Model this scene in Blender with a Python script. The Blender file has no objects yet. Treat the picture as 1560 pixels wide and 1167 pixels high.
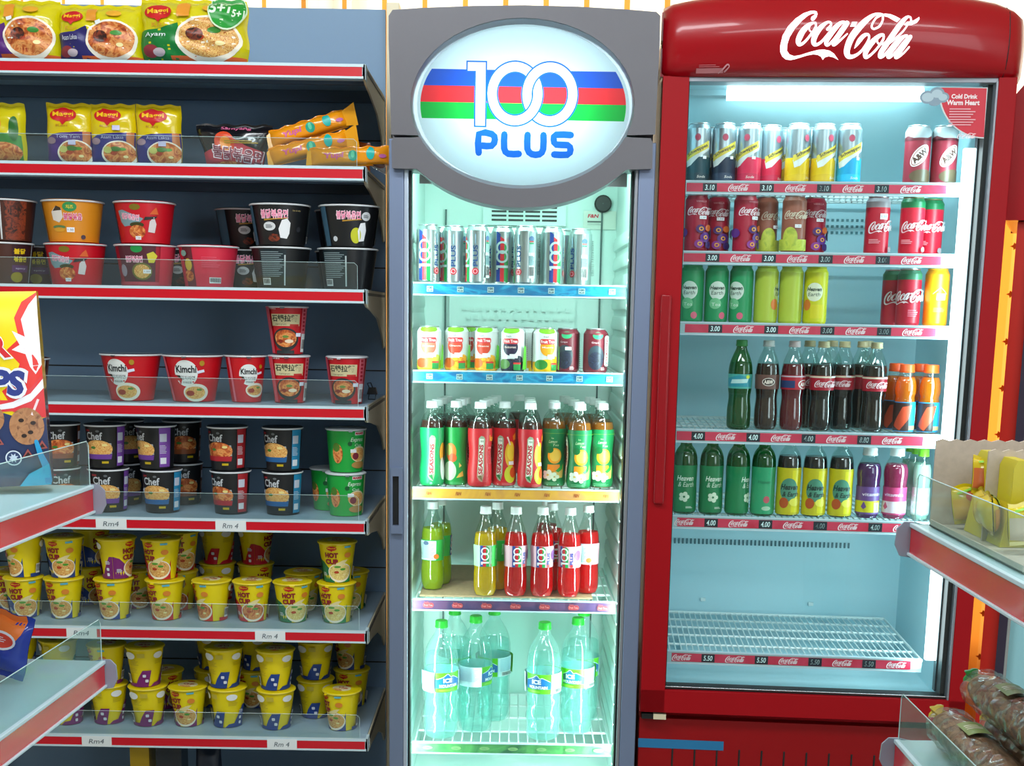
import bpy, bmesh, math, random
from math import sin, cos, pi, radians, atan, sqrt
from mathutils import Vector, Matrix
from mathutils.geometry import tessellate_polygon, delaunay_2d_cdt
random.seed(7)
SC = bpy.context.scene
COL = SC.collection
# ------------------------------------------------------------------ camera
FPX, X0, Y0, ROLL, CAMZ = 1950.0, 780.0, 832.0, 0.017, 1.35
PITCH = atan(357/1950.)
cd = bpy.data.cameras.new('camera'); cam = bpy.data.objects.new('camera', cd); COL.objects.link(cam)
cd.sensor_fit = 'HORIZONTAL'; cd.sensor_width = 36; cd.lens = 36*FPX/1560
cd.shift_x = 0.0; cd.shift_y = (Y0-583.5)/1560; cd.clip_start = .05
# the roll turns about the optical axis
m = Matrix.Translation((0, 0, CAMZ)) @ Matrix.Rotation(radians(90)-PITCH, 4, 'X') @ Matrix.Rotation(ROLL, 4, 'Z')
cam.matrix_world = m; SC.camera = cam
# ------------------------------------------------------------------ world, lights, exposure
SC.view_settings.view_transform = 'Standard'; SC.view_settings.look = 'None'
SC.view_settings.gamma = 1; SC.view_settings.use_curve_mapping = False
SC.view_settings.exposure = -0.62
W = bpy.data.worlds.new('sky'); SC.world = W; W.use_nodes = True
W.node_tree.nodes['Background'].inputs[0].default_value = (.75, .87, 1, 1)
W.node_tree.nodes['Background'].inputs[1].default_value = 1.2
def area(name, loc, rot, sx, sy, power, col=(1, 1, 1), parent=None, spread=None):
    l = bpy.data.lights.new(name, 'AREA'); l.shape = 'RECTANGLE'; l.size = sx; l.size_y = sy; l.energy = power; l.color = col
    if spread: l.spread = radians(spread)
    o = bpy.data.objects.new(name, l); COL.objects.link(o); o.location = loc; o.rotation_euler = rot
    if parent: o.parent = parent
    return o
area('ceiling_tube_fill', (-.55, 1.35, 2.72), (radians(18), 0, 0), 1.3, .25, 46, (.90, .96, 1))  # unseen ceiling lamps, made strong to serve as ambient fill
area('ceiling_tube_fill', (1.1, .9, 2.72), (radians(12), 0, 0), 1.3, .25, 30, (.92, .97, 1))
area('ceiling_tube_fill', (0.1, -1.2, 2.72), (radians(35), 0, 0), 1.6, .4, 45, (.9, .96, 1))
area('shopfront_daylight', (2.35, -1.4, 1.7), (radians(90), 0, radians(52)), 1.5, 1.9, 60, (.88, .95, 1))
area('rear_window_daylight', (.6, 4.25, 1.6), (radians(90), 0, radians(180)), 4.4, 2.4, 200, (1, .97, .9))
cy = SC.cycles
cy.use_denoising = True; cy.max_bounces = 10; cy.transparent_max_bounces = 24; cy.diffuse_bounces = 4
cy.glossy_bounces = 4; cy.transmission_bounces = 6; cy.caustics_reflective = False; cy.caustics_refractive = False
cy.sample_clamp_indirect = 6
# ------------------------------------------------------------------ pixel -> place helpers (rays of the photo's camera)
def ray(px, py):
    a = px-X0; b = py-Y0; c, s = cos(-ROLL), sin(-ROLL)
    a, b = (a*c-b*s)/FPX, (a*s+b*c)/FPX
    return Vector((a, cos(PITCH)-b*sin(PITCH), -sin(PITCH)-b*cos(PITCH)))
def at(px, py, Y):
    d = ray(px, py); t = Y/d.y; return Vector((d.x*t, Y, CAMZ+d.z*t))
class Frame:
    def __init__(s, ox, oy, ang=0.): s.ox, s.oy, s.a = ox, oy, ang
    def px(s, px, py, v=0.):
        d = ray(px, py); A = s.a
        t = (v+s.ox*sin(A)+s.oy*cos(A))/(d.x*sin(A)+d.y*cos(A)); x, y = d.x*t, d.y*t
        return ((x-s.ox)*cos(A)-(y-s.oy)*sin(A), CAMZ+d.z*t)
    def u(s, px, z, v):     # local u of the thing seen at column px and height z
        py = 600.
        for _ in range(6):
            uu, zz = s.px(px, py, v); py += (zz-z)*FPX/3.1
        return uu
    def w(s, u, v, z): A = s.a; return (s.ox+u*cos(A)+v*sin(A), s.oy-u*sin(A)+v*cos(A), z)
FG, FA, FB = Frame(0, 2.8), Frame(-.27, 2.8), Frame(.295, 2.78, radians(4.1))
# ------------------------------------------------------------------ materials
MATS = {}
def lin(h):
    h = h.lstrip('#'); c = [int(h[i:i+2], 16)/255 for i in (0, 2, 4)]
    return tuple((x/12.92 if x <= .04045 else ((x+.055)/1.055)**2.4) for x in c)+(1,)
def newmat(name):
    m = bpy.data.materials.new(name); m.use_nodes = True; MATS[name] = m
    return m, m.node_tree, m.node_tree.nodes['Principled BSDF']
def pm(name, hexc, rough=.45, metal=0, coat=0, spec=.5, bump=0, bscale=80, noise=0, alpha=1, trans=0):
    m, t, b = newmat(name); b.inputs['Base Color'].default_value = lin(hexc)
    b.inputs['Roughness'].default_value = rough; b.inputs['Metallic'].default_value = metal
    b.inputs['Coat Weight'].default_value = coat; b.inputs['Specular IOR Level'].default_value = spec; b.inputs['Coat Roughness'].default_value = .06
    if bump or noise:
        tc = t.nodes.new('ShaderNodeTexCoord'); n = t.nodes.new('ShaderNodeTexNoise'); n.inputs['Scale'].default_value = bscale; n.inputs['Detail'].default_value = 4
        t.links.new(tc.outputs['Object'], n.inputs['Vector'])
        if bump:
            bp = t.nodes.new('ShaderNodeBump'); bp.inputs['Strength'].default_value = bump; bp.inputs['Distance'].default_value = .002
            t.links.new(n.outputs['Fac'], bp.inputs['Height']); t.links.new(bp.outputs['Normal'], b.inputs['Normal'])
        if noise:
            r = t.nodes.new('ShaderNodeValToRGB'); c = lin(hexc)
            r.color_ramp.elements[0].color = tuple(x*(1-noise) for x in c[:3])+(1,); r.color_ramp.elements[1].color = tuple(min(1, x*(1+noise)) for x in c[:3])+(1,)
            r.color_ramp.elements[0].position = .35; r.color_ramp.elements[1].position = .65
            t.links.new(n.outputs['Fac'], r.inputs['Fac']); t.links.new(r.outputs['Color'], b.inputs['Base Color'])
    return m
def clear(name, hexc='#ffffff', gl=.08, rough=.03, tint=1.0, diff=0.0, dcol='#ffffff', facing=True):
    """thin clear plastic or glass: mostly transparent, mirror-like at grazing angles"""
    m, t, b = newmat(name); t.nodes.remove(b); N = t.nodes.new; out = t.nodes['Material Output']
    tr = N('ShaderNodeBsdfTransparent'); tr.inputs[0].default_value = lin(hexc)
    g = N('ShaderNodeBsdfGlossy'); g.inputs['Roughness'].default_value = rough
    mx = N('ShaderNodeMixShader')
    if facing:
        fr = N('ShaderNodeLayerWeight'); fr.inputs['Blend'].default_value = .25
        mr = N('ShaderNodeMapRange'); mr.inputs['To Min'].default_value = gl; mr.inputs['To Max'].default_value = .75
        t.links.new(fr.outputs['Facing'], mr.inputs['Value'])
        pw = N('ShaderNodeMath'); pw.operation = 'POWER'; pw.inputs[1].default_value = 1.6; t.links.new(mr.outputs[0], pw.inputs[0])
        fr2 = N('ShaderNodeMath'); fr2.operation = 'MAXIMUM'; fr2.inputs[1].default_value = gl
        t.links.new(pw.outputs[0], fr2.inputs[0]); t.links.new(fr2.outputs[0], mx.inputs[0])
    else: mx.inputs[0].default_value = gl
    t.links.new(tr.outputs[0], mx.inputs[1]); t.links.new(g.outputs[0], mx.inputs[2]); last = mx
    if diff:
        d = N('ShaderNodeBsdfDiffuse'); d.inputs[0].default_value = lin(dcol)
        tl = N('ShaderNodeBsdfTranslucent'); tl.inputs[0].default_value = lin(dcol); m3 = N('ShaderNodeMixShader'); t.links.new(d.outputs[0], m3.inputs[1]); t.links.new(tl.outputs[0], m3.inputs[2])
        m2 = N('ShaderNodeMixShader'); m2.inputs[0].default_value = diff
        t.links.new(mx.outputs[0], m2.inputs[1]); t.links.new(m3.outputs[0], m2.inputs[2]); last = m2
    t.links.new(last.outputs[0], out.inputs['Surface']); return m
def emit(name, hexc, s):
    m, t, b = newmat(name); b.inputs['Base Color'].default_value = lin(hexc); b.inputs['Emission Color'].default_value = lin(hexc); b.inputs['Emission Strength'].default_value = s
def liquid(name, hexc, k=.5, tp=.0):
    m, t, b = newmat(name); N = t.nodes.new; out = t.nodes['Material Output']
    b.inputs['Base Color'].default_value = lin(hexc); b.inputs['Roughness'].default_value = .08
    tl = N('ShaderNodeBsdfTranslucent'); tl.inputs[0].default_value = lin(hexc)
    mx = N('ShaderNodeMixShader'); mx.inputs[0].default_value = k
    t.links.new(b.outputs[0], mx.inputs[1]); t.links.new(tl.outputs[0], mx.inputs[2]); last = mx
    if tp:
        tr = N('ShaderNodeBsdfTransparent'); tr.inputs[0].default_value = lin(hexc); m2 = N('ShaderNodeMixShader'); m2.inputs[0].default_value = tp
        t.links.new(mx.outputs[0], m2.inputs[1]); t.links.new(tr.outputs[0], m2.inputs[2]); last = m2
    t.links.new(last.outputs[0], out.inputs['Surface'])
def food(name, cols, scale, kind='voronoi', rough=.4, sx=1, sz=1):
    m, t, b = newmat(name); N = t.nodes.new; tc = N('ShaderNodeTexCoord'); mp = N('ShaderNodeMapping'); mp.inputs['Scale'].default_value = (sx, 1, sz)
    t.links.new(tc.outputs['Object'], mp.inputs[0]); r = N('ShaderNodeValToRGB')
    n1 = N('ShaderNodeTexNoise'); n1.inputs['Scale'].default_value = scale*.5; n1.inputs['Detail'].default_value = 3; n1.inputs['Distortion'].default_value = 1.5
    t.links.new(mp.outputs[0], n1.inputs['Vector'])
    if kind == 'noodle':
        n1.inputs['Distortion'].default_value = 6
    el = r.color_ramp.elements; k = len(cols)
    while len(el) < k: el.new(.5)
    for i, c in enumerate(cols): el[i].position = .3+.4*i/(k-1); el[i].color = lin(c)
    t.links.new(n1.outputs['Fac'], r.inputs['Fac']); t.links.new(r.outputs['Color'], b.inputs['Base Color']); b.inputs['Roughness'].default_value = rough
def M(k):
    """material by name, or by a print colour '#rrggbb' (suffix g glossy, m metallic, r rough)"""
    if k in MATS: return MATS[k]
    h = k[:7]; s = k[7:]
    if s == 'm': pm(k, h, .28, .85)
    elif s == 'g': pm(k, h, .18, coat=.3)
    elif s == 'r': pm(k, h, .8)
    else: pm(k, h, .38)
    MATS[k].name = 'print_'+k[1:]
    return MATS[k]
pm('steel_white', '#98b2c6', .4, bump=.03, bscale=900); pm('steel_dark', '#40536a', .5, bump=.05, bscale=900)
pm('panel_blue', '#7f9fc0', .5, bump=.08, bscale=1200, noise=.05); pm('panel_dark', '#3b4f66', .55, bump=.05, bscale=900)
pm('lip_white', '#c4dbe4', .3); pm('strip_red', '#c8001e', .3, coat=.3); pm('bracket_cream', '#d8ceb0', .35, metal=.1, bump=.05)
pm('hood_grey', '#605f65', .42, metal=.2, bump=.12, bscale=1600); pm('hood_silver', '#8b8f97', .35, metal=.45)
pm('door_grey', '#7483a0', .38, metal=.35); pm('door_edge', '#c0cfe4', .25, metal=.6); pm('gasket', '#0b1114', .5)
pm('liner', '#dcf2ec', .35); pm('liner_coke', '#bfe2ea', .35); pm('wire_white', '#e8f2f0', .3); pm('fridge_red', '#9a0010', .3, coat=.25, spec=.3)
pm('door_red', '#98000e', .5, spec=.2); pm('fridge_red_dark', '#8e0010', .35, coat=.15, spec=.3); pm('red_lower', '#8c0008', .45, coat=.05, spec=.25, bump=.03, bscale=400); pm('black_plastic', '#0c0f12', .4)
pm('wall_paint', '#d9d4c8', .8, bump=.05, bscale=200); pm('ceil_paint', '#e6e6e0', .9); pm('floor_tile', '#a9a79e', .35, noise=.12, bscale=9)
pm('cardboard', '#b39774', .85, noise=.06, bscale=120); pm('cardboard_grey', '#b9ab9c', .85, noise=.05, bscale=150)
pm('foil', '#d8dcdf', .22, metal=.9, bump=.3, bscale=150); pm('can_silver', '#c3cbd0', .25, metal=.9); pm('can_top', '#c9cdd0', .3, metal=.9)
pm('cap_white', '#f1f6f4', .35); pm('tape_blue', '#1c6f9f', .4); pm('rim_white', '#dfe3e6', .35)
clear('glass_pane', '#f4fbfb', .035, .0); clear('bottle_plastic', '#eefaf6', .10, .06); clear('acrylic', '#e9f5f3', .07, .04, facing=False, diff=.05, dcol='#cfe6e4')
pm('acrylic_edge', '#b9d6d6', .2, alpha=1)
clear('acrylic_near', '#e2f2f0', .08, .05, facing=False, diff=.13, dcol='#bfe0de'); clear('water_blue', '#f4fefd', .09, .08, diff=.08, dcol='#d8fffa')
clear('water', '#e6fbf8', .03, .1, diff=.08, dcol='#ccfff8'); clear('green_plastic', '#3fae5e', .12, .06, diff=.25, dcol='#1b9a4a'); clear('wrap_film', '#f7f3ee', .22, .12, facing=False)
for n, c, k, tp in [('liq_red', '#ff1018', .6, 0), ('liq_yellow', '#ffd000', .6, 0), ('liq_lime', '#dfe820', .6, .1), ('liq_tea', '#4a1a12', .3, 0), ('liq_cola', '#120807', .1, 0),
                    ('liq_orange', '#ff8c0a', .62, 0), ('liq_rootbeer', '#2c1410', .15, 0), ('liq_amber', '#c9701a', .5, .1), ('liq_purple', '#6d2a78', .5, 0),
                    ('liq_pink', '#c02a66', .5, 0), ('liq_darkgreen', '#0f6b3f', .35, 0), ('liq_redaw', '#7c1222', .3, 0), ('liq_milk', '#d8e6da', .4, 0)]: liquid(n, c, k, tp)
emit('tube_white', '#e8fbff', 9); emit('tube_top', '#e2fbff', 5); emit('logo_lit', '#fff2f8', 1.35)
food('noodle', ['#7d3512', '#d88a3a', '#f0cf7e', '#b5481c'], 160, 'noodle'); food('soup', ['#8c2f12', '#c9642a', '#e9a15a', '#a63518'], 110)
food('noodle_pale', ['#b98a3c', '#ecd57a', '#f6e9a8'], 190, 'noodle'); food('food_dark', ['#1c1512', '#4a2018', '#8e3a20', '#2a1a16'], 120)
food('bread', ['#8a6a52', '#a8876a', '#79604e', '#96755a'], 60, sx=3); food('cookie', ['#7a4a30', '#b98258', '#a87048'], 140)
food('fine_text', ['#20262c', '#8f9aa0', '#30363c'], 420, sx=.6); food('strip_blue', ['#1d5f95', '#1878a8', '#2aa2c8', '#1c6ca0'], 22, sz=3)
food('strip_orange', ['#c88a48', '#e0a63c', '#d0935a'], 20); food('strip_purple', ['#54406a', '#6b4a6e', '#4a3f68'], 20); food('strip_green', ['#3b7d4a', '#57a05a', '#2f6b48'], 25)
food('strip_pink', ['#c2203f', '#d23a58', '#c02a48'], 14); food('grapes', ['#12121f', '#2a2f4a', '#0e1018', '#3c4564'], 260); food('fruit_orange', ['#f08a12', '#ffc43c', '#e06a10'], 130)
food('fruit_mixed', ['#c85a20', '#e8e04a', '#d2401c', '#c8d43a'], 60); food('lime_fabric', ['#a9b83a', '#c9cf4a', '#8aa83a'], 60)
# ------------------------------------------------------------------ mesh accumulator
class G:
    def __init__(s): s.v = []; s.f = []; s.m = []; s.slots = []
    def slot(s, k):
        if k not in s.slots: s.slots.append(k)
        return s.slots.index(k)
    def add(s, vs, fs, k):
        o = len(s.v); i = s.slot(k); s.v += [tuple(v) for v in vs]
        for f in fs: s.f.append(tuple(o+j for j in f)); s.m.append(i)
        return s
    def box(s, a, b, k):
        (x0, y0, z0), (x1, y1, z1) = a, b
        return s.add([(x0, y0, z0), (x1, y0, z0), (x1, y1, z0), (x0, y1, z0), (x0, y0, z1), (x1, y0, z1), (x1, y1, z1), (x0, y1, z1)],
                     [(0, 3, 2, 1), (4, 5, 6, 7), (0, 1, 5, 4), (1, 2, 6, 5), (2, 3, 7, 6), (3, 0, 4, 7)], k)
    def lathe(s, prof, k, seg=28, c=(0, 0), capb=False, capt=False, fr=None):
        vs = []; n = len(prof)
        for r, z in prof:
            for j in range(seg):
                t = 2*pi*j/seg; rr = fr(r, z, t) if fr else r
                vs.append((c[0]+rr*sin(t), c[1]-rr*cos(t), z))
        fs = [(i*seg+j, i*seg+(j+1) % seg, (i+1)*seg+(j+1) % seg, (i+1)*seg+j) for i in range(n-1) for j in range(seg)]
        if capb: fs.append(tuple(range(seg))[::-1])
        if capt: fs.append(tuple((n-1)*seg+j for j in range(seg)))
        return s.add(vs, fs, k)
    def tube(s, path, r, k, seg=8, closed=False):
        P = [Vector(p) for p in path]; vs = []; n = len(P)
        for i, p in enumerate(P):
            a = P[i-1] if (i or closed) else p; b = P[(i+1) % n] if (i < n-1 or closed) else p
            d = (b-a).normalized(); up = Vector((0, 0, 1)) if abs(d.z) < .95 else Vector((1, 0, 0))
            x = d.cross(up).normalized(); y = x.cross(d)
            rr = r[i] if isinstance(r, (list, tuple)) else r
            vs += [p+x*rr*cos(2*pi*j/seg)+y*rr*sin(2*pi*j/seg) for j in range(seg)]
        m = n if closed else n-1
        fs = [(i*seg+j, i*seg+(j+1) % seg, ((i+1) % n)*seg+(j+1) % seg, ((i+1) % n)*seg+j) for i in range(m) for j in range(seg)]
        if not closed: fs += [tuple(range(seg))[::-1], tuple((n-1)*seg+j for j in range(seg))]
        return s.add(vs, fs, k)
    def prism(s, pts, y0, y1, k, holes=(), axis='y', ksides=None):
        """outline in x,z pulled from y0 (front) to y1; axis 'x': outline in y,z pulled along x"""
        f3 = (lambda a, b, c: (a, c, b)) if axis == 'y' else (lambda a, b, c: (c, a, b))
        loops = [list(pts)]+[list(h) for h in holes]; flat = [p for l in loops for p in l]
        tri = tessellate_polygon([[Vector((p[0], p[1], 0)) for p in l] for l in loops]); n = len(flat)
        s.add([f3(p[0], p[1], y0) for p in flat], [t for t in tri], k); s.add([f3(p[0], p[1], y1) for p in flat], [t[::-1] for t in tri], k)
        o = 0
        for l in loops:
            m = len(l)
            s.add([f3(p[0], p[1], y0) for p in l]+[f3(p[0], p[1], y1) for p in l], [(i, (i+1) % m, m+(i+1) % m, m+i) for i in range(m)], ksides or k)
        return s
    def mesh(s, name, angle=38, recalc=False):
        me = bpy.data.meshes.new(name); me.from_pydata(s.v, [], s.f)
        for k in s.slots: me.materials.append(M(k))
        me.polygons.foreach_set('material_index', s.m); me.polygons.foreach_set('use_smooth', [True]*len(s.f)); me.update()
        if recalc:
            bm = bmesh.new(); bm.from_mesh(me); bmesh.ops.recalc_face_normals(bm, faces=bm.faces); bm.to_mesh(me); bm.free()
        me.set_sharp_from_angle(angle=radians(angle)); return me
# ------------------------------------------------------------------ flat artwork laid on surfaces
TXT = {}
def glyphs(body, bold=0.0):
    key = (body, bold)
    if key not in TXT:
        c = bpy.data.curves.new('lettering', 'FONT'); c.body = body; c.resolution_u = 3; c.offset = bold; c.fill_mode = 'FRONT'
        o = bpy.data.objects.new('lettering', c); me = o.to_mesh()
        vs = [(v.co.x, v.co.y) for v in me.vertices]; fs = [tuple(p.vertices) for p in me.polygons]
        o.to_mesh_clear(); bpy.data.objects.remove(o); bpy.data.curves.remove(c)
        xs = [v[0] for v in vs]; ys = [v[1] for v in vs]; x0, x1, y0, y1 = min(xs), max(xs), min(ys), max(ys)
        TXT[key] = ([((x-(x0+x1)/2)/(x1-x0), (y-(y0+y1)/2)/(y1-y0)) for x, y in vs], fs)
    return TXT[key]
def catmull(P, n=5):
    out = []
    for i in range(len(P)-1):
        a, b, c, d = P[max(i-1, 0)], P[i], P[i+1], P[min(i+2, len(P)-1)]
        for j in range(n):
            t = j/n; out.append(tuple(.5*((2*b[k])+(-a[k]+c[k])*t+(2*a[k]-5*b[k]+4*c[k]-d[k])*t*t+(-a[k]+3*b[k]-3*c[k]+d[k])*t**3) for k in range(len(b))))
    out.append(tuple(P[-1])); return out
def ellpts(cx, cy, rx, ry, n=28, a0=0, a1=2*pi): return [(cx+rx*cos(a0+(a1-a0)*i/n), cy+ry*sin(a0+(a1-a0)*i/n)) for i in range(n+(0 if abs(a1-a0-2*pi) < 1e-6 else 1))]
class Art:
    """layers of print in millimetres, u to the right, v up; later layers lie on top"""
    def __init__(s, sc=.001): s.L = []; s.sc = sc
    def raw(s, vs, fs, k): s.L.append(([(v[0]*s.sc, v[1]*s.sc) for v in vs], fs, k)); return s
    def poly(s, pts, k, holes=()):
        loops = [pts]+list(holes); flat = [p for l in loops for p in l]
        return s.raw(flat, list(tessellate_polygon([[Vector((p[0], p[1], 0)) for p in l] for l in loops])), k)
    def rect(s, cx, cy, w, h, k, rot=0):
        c, n = cos(rot), sin(rot); return s.raw([(cx+x*c-y*n, cy+x*n+y*c) for x, y in ((-w/2, -h/2), (w/2, -h/2), (w/2, h/2), (-w/2, h/2))], [(0, 1, 2, 3)], k)
    def rrect(s, cx, cy, w, h, r, k, rot=0):
        pts = []; c, n = cos(rot), sin(rot)
        for sx, sy, a in ((1, 1, 0), (-1, 1, pi/2), (-1, -1, pi), (1, -1, 1.5*pi)):
            pts += [(sx*(w/2-r)+r*cos(a+i*pi/8), sy*(h/2-r)+r*sin(a+i*pi/8)) for i in range(5)]
        return s.poly([(cx+x*c-y*n, cy+x*n+y*c) for x, y in pts], k)
    def ell(s, cx, cy, rx, ry, k, n=28): return s.poly(ellpts(cx, cy, rx, ry, n), k)
    def ring(s, cx, cy, ro, ri, k, n=32): return s.poly(ellpts(cx, cy, ro, ro, n), k, [ellpts(cx, cy, ri, ri, n)])
    def text(s, body, cx, cy, w, h, k, rot=0, shear=0, bold=0.0):
        vs, fs = glyphs(body, bold); c, n = cos(rot), sin(rot)
        P = [(x*w+y*h*shear, y*h) for x, y in vs]; return s.raw([(cx+x*c-y*n, cy+x*n+y*c) for x, y in P], fs, k)
    def lines(s, cx, cy, w, h, n, k, t=.5):
        for i in range(n):
            ww = w*(.75+.25*((i*37 % 10)/10)); s.rect(cx-(w-ww)/2, cy+h/2-h*(i+.5)/n, ww, h/n*t, k)
        return s
    def bars(s, cx, cy, w, h):
        s.rect(cx, cy, w*1.15, h*1.15, '#e6e8e8'); x = 0; i = 0
        while x < w-.6:
            t = .5+(i*7 % 3)*.45; s.rect(cx-w/2+x+t/2, cy+h*.06, t, h*.8, '#23272b'); x += t+.5+(i*5 % 3)*.3; i += 1
        return s
    def stroke(s, P, k, n=5):
        C = catmull(P, n); L = []; R = []
        for i, (x, y, w) in enumerate(C):
            a = C[max(i-1, 0)]; b = C[min(i+1, len(C)-1)]; dx, dy = b[0]-a[0], b[1]-a[1]; d = sqrt(dx*dx+dy*dy) or 1
            L.append((x-dy/d*w/2, y+dx/d*w/2)); R.append((x+dy/d*w/2, y-dx/d*w/2))
        m = len(C); s.raw(L+R, [(i, i+1, m+i+1, m+i) for i in range(m-1)], k)
        for e in (C[0], C[-1]): s.poly(ellpts(e[0], e[1], e[2]/2, e[2]/2, 8), k)
        return s
    def merge(s, o, cx, cy, f, rot=0, k=None):
        c, n = cos(rot), sin(rot); f = f*1000 if s.sc < .01 and f < 1 else f
        for vs, fs, kk in o.L:
            s.L.append(([((cx+(x*c-y*n)*f/o.sc)*s.sc, (cy+(x*n+y*c)*f/o.sc)*s.sc) for x, y in vs], fs, k or kk))
        return s
    def put(s, g, fn, du=None, dv=None, off=.00035, lift=.00012, vcuts=()):
        """fn(u,v,off)->xyz ; du,dv: cut spacing so that the print follows a curved surface"""
        seen = 0
        for i, (vs, fs, k) in enumerate(s.L):
            if du or dv or vcuts:
                bm = bmesh.new(); bv = [bm.verts.new((x, y, 0)) for x, y in vs]
                for f in fs:
                    try: bm.faces.new([bv[j] for j in f])
                    except ValueError: pass
                for ax, d in ((0, du), (1, dv)):
                    if not d: continue
                    lo = min(v[ax] for v in vs); hi = max(v[ax] for v in vs)
                    q = math.floor(lo/d)+1
                    while q*d < hi:
                        no = [0, 0, 0]; no[ax] = 1; co = [0, 0, 0]; co[ax] = q*d
                        bmesh.ops.bisect_plane(bm, geom=bm.verts[:]+bm.edges[:]+bm.faces[:], plane_co=co, plane_no=no); q += 1
                for q in vcuts:
                    if min(v[1] for v in vs) < q < max(v[1] for v in vs): bmesh.ops.bisect_plane(bm, geom=bm.verts[:]+bm.edges[:]+bm.faces[:], plane_co=(0, q, 0), plane_no=(0, 1, 0))
                bm.verts.index_update(); vs = [(v.co.x, v.co.y) for v in bm.verts]; fs = [[v.index for v in f.verts] for f in bm.faces]; bm.free()
            o = off+lift*i; ff = []
            for f in fs:     # face the viewer
                a = sum(vs[f[j]][0]*vs[f[(j+1) % len(f)]][1]-vs[f[(j+1) % len(f)]][0]*vs[f[j]][1] for j in range(len(f)))
                ff.append(tuple(f) if a > 0 else tuple(f)[::-1])
            g.add([fn(x, y, o) for x, y in vs], ff, k)
        return g
def interp(prof, z):
    for (r0, z0), (r1, z1) in zip(prof, prof[1:]):
        if min(z0, z1)-1e-9 <= z <= max(z0, z1)+1e-9 and abs(z1-z0) > 1e-9: return r0+(r1-r0)*(z-z0)/(z1-z0)
    return prof[-1][0] if z > prof[-1][1] else prof[0][0]
def wrap(g, art, prof, zc, rref, dv=None, off=.00035, c=(0, 0)):
    def fn(u, v, o):
        z = min(max(zc+v, prof[0][1]+.0002), prof[-1][1]-.0002); r = interp(prof, z)+o; t = u/rref; return (c[0]+r*sin(t), c[1]-r*cos(t), z)
    return art.put(g, fn, du=rref*.2, dv=dv, off=off, vcuts=() if dv else [p[1]-zc for p in prof])
# the script logo, traced in tenths of a pixel
def script_logo(k='logo_lit'):
    A = Art(1.0)
    f1 = lambda P: [(p[0]/13.727, -p[1]/13.727)+((p[2]/13.727,) if len(p) > 2 else ()) for p in P]
    f2 = lambda P: [(100+p[0]/12.48, -p[1]/12.48)+((p[2]/12.48,) if len(p) > 2 else ()) for p in P]
    A.poly(f1([(780,105),(700,110),(560,160),(400,270),(250,430),(150,610),(118,800),(130,920),(180,1000),(260,1055),(360,1070),(450,1055),(700,985),(820,965),(920,975),(990,1010),(1035,1068),(1070,1020),(1150,1000),(1250,1020),(1365,1070),(1250,950),(1150,895),(1030,875),(920,880),(750,920),(560,975),(430,995),(330,965),(270,900),(262,780),(300,640),(400,470),(540,310),(660,210),(740,172),(795,175),(790,195),(730,230),(712,280),(735,320),(780,315),(830,250),(852,180),(835,125)]), k)
    S = lambda P: A.stroke(P, k, 4)
    S(f1([(810,360,45),(740,370,60),(650,430,100),(560,530,120),(505,640,125),(485,730,105),(525,785,70),(620,730,55),(720,610,50),(795,500,50),(828,420,45),(810,365,45)]))
    S(f1([(700,430,25),(690,490,30),(735,540,32),(800,535,34),(880,480,40),(960,410,50)]))
    S(f1([(1070,490,66),(1110,450,60),(1138,395,46),(1110,350,46),(1040,360,60),(930,450,100),(840,570,120),(800,690,110),(815,765,90),(870,785,65),(960,735,55),(1070,610,55),(1200,460,70),(1330,355,55),(1420,345,40)]))
    S(f1([(1400,345,50),(1320,380,70),(1190,520,100),(1100,650,105),(1062,740,85),(1075,790,60),(1120,785,55),(1210,690,50),(1330,520,45),(1410,390,45)]))
    S(f1([(1460,370,105),(1350,540,110),(1260,680,100),(1212,765,80),(1245,785,60),(1335,715,48),(1480,580,32)]))
    A.poly(f2([(180,310),(275,310),(240,400),(140,400)]), k)
    S(f2([(750,180,40),(748,280,38),(690,390,42),(600,435,40),(552,415,36),(556,350,36),(620,240,40),(700,185,50),(740,165,40)]))
    S(f2([(740,165,40),(660,155,45),(560,190,70),(430,290,105),(290,440,125),(185,590,125),(133,740,120),(130,850,110),(185,915,80),(290,900,60),(400,820,50),(490,680,50),(515,580,40),(480,535,50),(410,560,75),(340,640,85),(300,710,60),(262,775,12)]))
    A.poly(f2([(735,160),(800,148),(900,160),(990,195),(1085,245),(1020,312),(930,265),(850,220),(770,200)]), k)
    S(f2([(780,540,45),(710,555,70),(600,650,100),(510,770,110),(480,870,90),(510,925,60),(600,870,48),(700,760,45),(775,640,45),(790,570,40),(765,530,40)]))
    S(f2([(680,600,25),(680,670,32),(740,705,34),(800,690,34),(860,640,38)]))
    S(f2([(1285,280,36),(1275,215,36),(1210,210,55),(1120,300,90),(1000,470,100),(870,680,105),(780,830,100),(765,905,75),(820,905,55),(900,820,55),(990,700,50),(1100,590,50),(1200,545,40)]))
    S(f2([(1215,370,28),(1130,490,36),(1000,610,42),(890,690,50)]))
    A.poly(f2([(1145,355),(1210,295),(1290,290),(1370,250),(1440,200),(1448,240),(1400,310),(1300,360),(1200,372)]), k)
    S(f2([(1225,545,40),(1150,580,65),(1050,690,90),(955,820,92),(915,895,75),(960,915,55),(1050,830,45),(1160,680,42),(1235,590,42)]))
    S(f2([(1290,570,80),(1200,700,100),(1110,840,92),(1065,905,75),(1105,915,55),(1200,850,38),(1290,745,36)]))
    xs = [v[0] for l in A.L for v in l[0]]; ys = [v[1] for l in A.L for v in l[0]]
    cx, cyy, w = (min(xs)+max(xs))/2, (min(ys)+max(ys))/2, max(xs)-min(xs)
    A.L = [([((x-cx)/w, (y-cyy)/w) for x, y in vs], fs, kk) for vs, fs, kk in A.L]; A.w = w
    return A        # unit width
LOGO = script_logo()
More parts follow.
